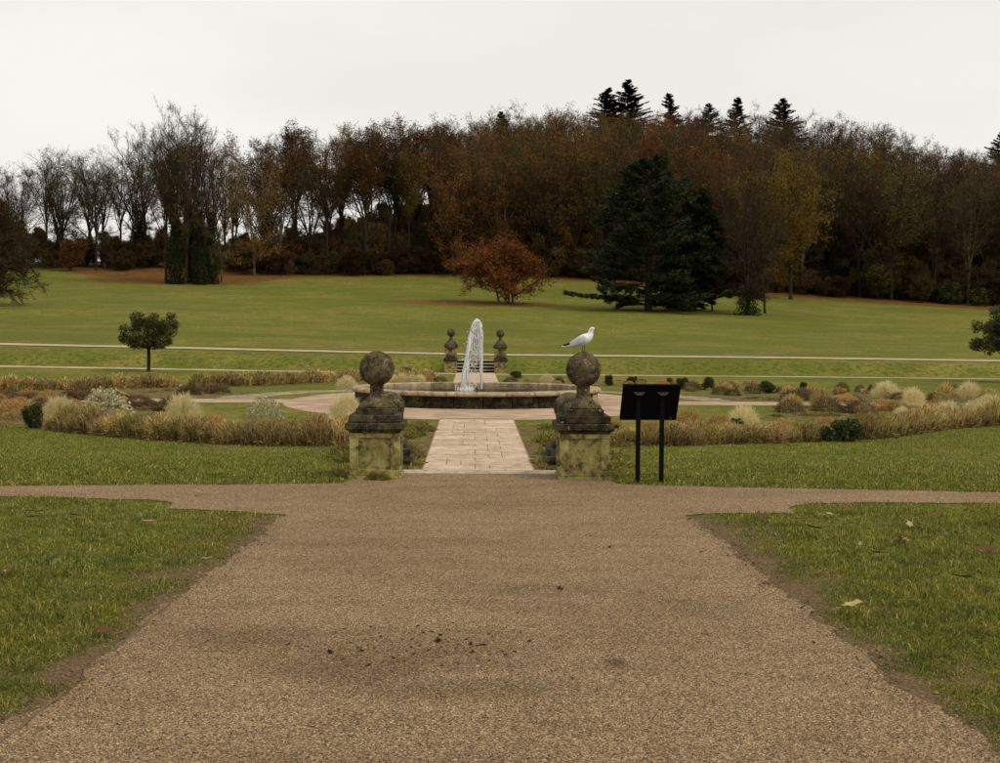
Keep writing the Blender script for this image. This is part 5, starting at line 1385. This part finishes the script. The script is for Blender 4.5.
# the great cedar
def cedar(seed, h, r):
    t = Tree(seed); R = t.r
    T = t.branch((0, 0, -.3), (.01, 0, 1), h, .48, .05, 10, .02, sides=8)
    V = []; F = []
    def plate(B, L, n):
        for j in range(n):
            u = R.uniform(.12, 1) ** .8; c, dd = t.at(B, min(u, .999))
            sd = Vector((-dd.y, dd.x, 0)); sd = sd.normalized() * R.gauss(0, .20 * L * (1.1 - u * .6))
            c = c + sd + Vector((0, 0, R.uniform(-.10, .32) - .05 * sd.length))
            for q in range(3):
                tip = c + Vector((R.gauss(0, .28), R.gauss(0, .28), R.uniform(.0, .28))) + dd * .22
                w = Vector((R.gauss(0, .08), R.gauss(0, .08), R.gauss(0, .03)))
                o = len(V); V.extend([tuple(c - w), tuple(c + w), tuple(tip)]); F.append((o, o + 1, o + 2))
    n = 66
    for k in range(n):
        q = .05 + .94 * (k + R.random() * .7) / n; p, _ = t.at(T, min(q, .995)); a = k * 2.399 + R.uniform(-.5, .5)
        prof = np.interp(q, [0, .12, .3, .55, .75, .9, 1], [.92, 1.0, 1.0, .90, .70, .44, .16])
        L = r * prof * R.uniform(.62, 1.12)
        B = t.branch(p, (math.cos(a), math.sin(a), .02 + .55 * q * q), L, .11 * (1.1 - q), .02, 5, .05, sides=4, grav=.02 - .035 * (1 - q))
        plate(B, L, int(26 + L * 34))
        for j in range(4):
            c, dd = t.at(B, R.uniform(.35, .9)); L2 = L * R.uniform(.25, .42)
            C = t.branch(c, turn(dd, R.uniform(.5, .95), R.choice((0.0, 3.14)) + R.uniform(-.3, .3)), L2, .035, .01, 3, .06, sides=3)
            plate(C, L2, int(10 + L2 * 26))
    low = t.branch((0, 0, 1.3), (-1, -.25, .02), 10.2, .14, .03, 8, .04, sides=4, grav=.004)       # long low limb reaching out
    plate(low, 4.5, 260)
    return t.mb.mesh('trunk', M['bark']), mesh_np('crown', np.array(V), np.array(F), [M['needle']])
cx_ = atY(648, 152)
put_tree('cedar', cedar(400, 17.9, 6.6), cx_, 152, 1, 'great dark green cedar with tiered branches sweeping to the lawn', rz=0)
x = atY(692, 158)
put_tree('cedar', cedar(401, 14.5, 4.2), x, 158, 1, 'smaller dark cedar close behind the great cedar', rz=2.0)

# rust coloured spreading tree on the lawn
t = broadleaf(500, 7.4, .12, .52, 12, 8, 6, .18, -.01, stems=4, ang=(.55, 1.25))
rk = kit(t, 'rust', M['barkpale'], [(*twigs(t, 1, .5, .035), M['twigdark']), (*leaves(t, 3, .30, .22, .7), M['leafrust'])])
put_tree('rusty_spreading_tree', rk, BUSH[0], BUSH[1], 1.0, 'low spreading tree with bright rust orange leaves on the open lawn', rz=1.0, sx=1.2)
# olive yellow tree
t = spreading(510, 19, .26, 8, .62, 11, 6, .32, 6)
ok_ = kit(t, 'olive', M['bark'], [(*twigs(t, 1, .8, .05), M['twigdark']), (*leaves(t, 9, .36, .42), M['leafolive'])])
put_tree('yellow_leaved_tree', ok_, atY(790, 190), 190, 1.08, 'tall tree with olive yellow leaves standing out from the brown wood', rz=0, sx=.95)
# forked bare tree in front of it, with an ivy bush at the foot
t = spreading(520, 17, .16, 7, .55, 10, 6, .40, 6)
fk = kit(t, 'forked', M['bark'], [(*twigs(t, 5, .8, .040), M['twig']), (*ivy_on(t, 3.0, 1.5, 900, .32), M['ivy'])])
put_tree('forked_bare_tree', fk, atY(747, 150), 150, 1.02, 'forked bare brown tree with an ivy bush round its foot beside the great cedar', rz=.4, sx=.85)
for px, Y, hh, lab in [(697, 163, 12, 'thin bare tree right beside the smaller cedar'), (712, 158, 11, 'thin bare tree between the smaller cedar and the forked tree'), (765, 156, 14, 'thin bare tree just beyond the forked tree')]:
    put_tree('thin_bare_tree', KITS['bare'][2], atY(px, Y), Y, hh / 22, lab, None, sx=.9)
# dark thorny thicket at the edge of the lawn
t = broadleaf(530, 9.0, .06, .42, 16, 8, 6, .16, -.03, stems=4, ang=(.5, 1.2))
tk = kit(t, 'thicket', M['bark'], [(*twigs(t, 5, .7, .035), M['twigdark']), (*leaves(t, 2, .18, .2), M['leafdull'])])
put_tree('dark_thicket', tk, atY(-16, 132), 132, 1.18, 'dark drooping thicket of bare branches at the outer edge of the lawn', None, 'thicket', rz=0)
# pale shrubs under the wood on the far slope
for px, Y, s, lab in [(950, 196, .9, 'pale olive shrub at the foot of the wood below the skyline conifer'), (978, 195, .75, 'small pale olive shrub next to a larger one at the foot of the wood')]:
    g_ = thing('pale_shrub', lab, 'shrub', (atY(px, Y), Y, h1(atY(px, Y), Y)), 0, None, (5.5 * s,) * 3)
    link('foliage', PL['green'][1], g_)

# round headed evergreen trees in the garden
def round_tree(seed):
    t = Tree(seed); R = t.r
    T = t.branch((0, 0, -.1), (0, 0, 1), 1.7, .10, .075, 5, .02, sides=8)
    for k in range(11):
        a = k * 2.399; t.branch(T[-1] - Vector((0, 0, R.uniform(0, .35))), (math.cos(a), math.sin(a), R.uniform(.25, 1.3)), R.uniform(1.0, 1.5), .05, .012, 5, .10, sides=5)
    rng = np.random.default_rng(seed); n = 13000; lob = 64
    c = rng.normal(0, 1, (lob, 3)); c /= np.linalg.norm(c, axis=1)[:, None]; c *= rng.uniform(.35, .88, (lob, 1)); c[:, 2] = np.where(c[:, 2] < -.25, -.25 + rng.normal(0, .05, lob), c[:, 2])
    i = rng.integers(0, lob, n); d = rng.normal(0, 1, (n, 3)); d /= np.linalg.norm(d, axis=1)[:, None]
    P = (c[i] + d * (.19 * rng.random(n) ** .5)[:, None]) * [1.66, 1.62, 1.52] + [0, 0, 1.92]
    nn = d + rng.normal(0, .6, (n, 3)); nn /= np.linalg.norm(nn, axis=1)[:, None]
    t1 = np.cross(nn, rng.normal(0, 1, (n, 3))); t1 /= np.linalg.norm(t1, axis=1)[:, None] + 1e-9; t2 = np.cross(nn, t1); L = .066 * rng.uniform(.6, 1.3, n)[:, None]
    V = np.stack([P - t1 * L, P + t2 * L * .45, P + t1 * L, P - t2 * L * .45], 1).reshape(-1, 3)
    return t.mb.mesh('trunk', M['bark']), mesh_np('crown', V, np.arange(n * 4).reshape(-1, 4), [M['evergreen']])
x, y_ = hit(148.5, 371.5)
put_tree('round_headed_tree', round_tree(600), x, y_, 20.3 * 3.28 / 3.28 * y_ / FPX * 1.0 if False else 66 * y_ / FPX / 3.28, 'small round headed evergreen tree on a bare stem above the far tan row', rz=0)
put_tree('round_headed_tree', round_tree(601), atY(1009, 57), 57, 1.1, 'small round headed evergreen tree beside the wild bed with plume grasses', rz=0)
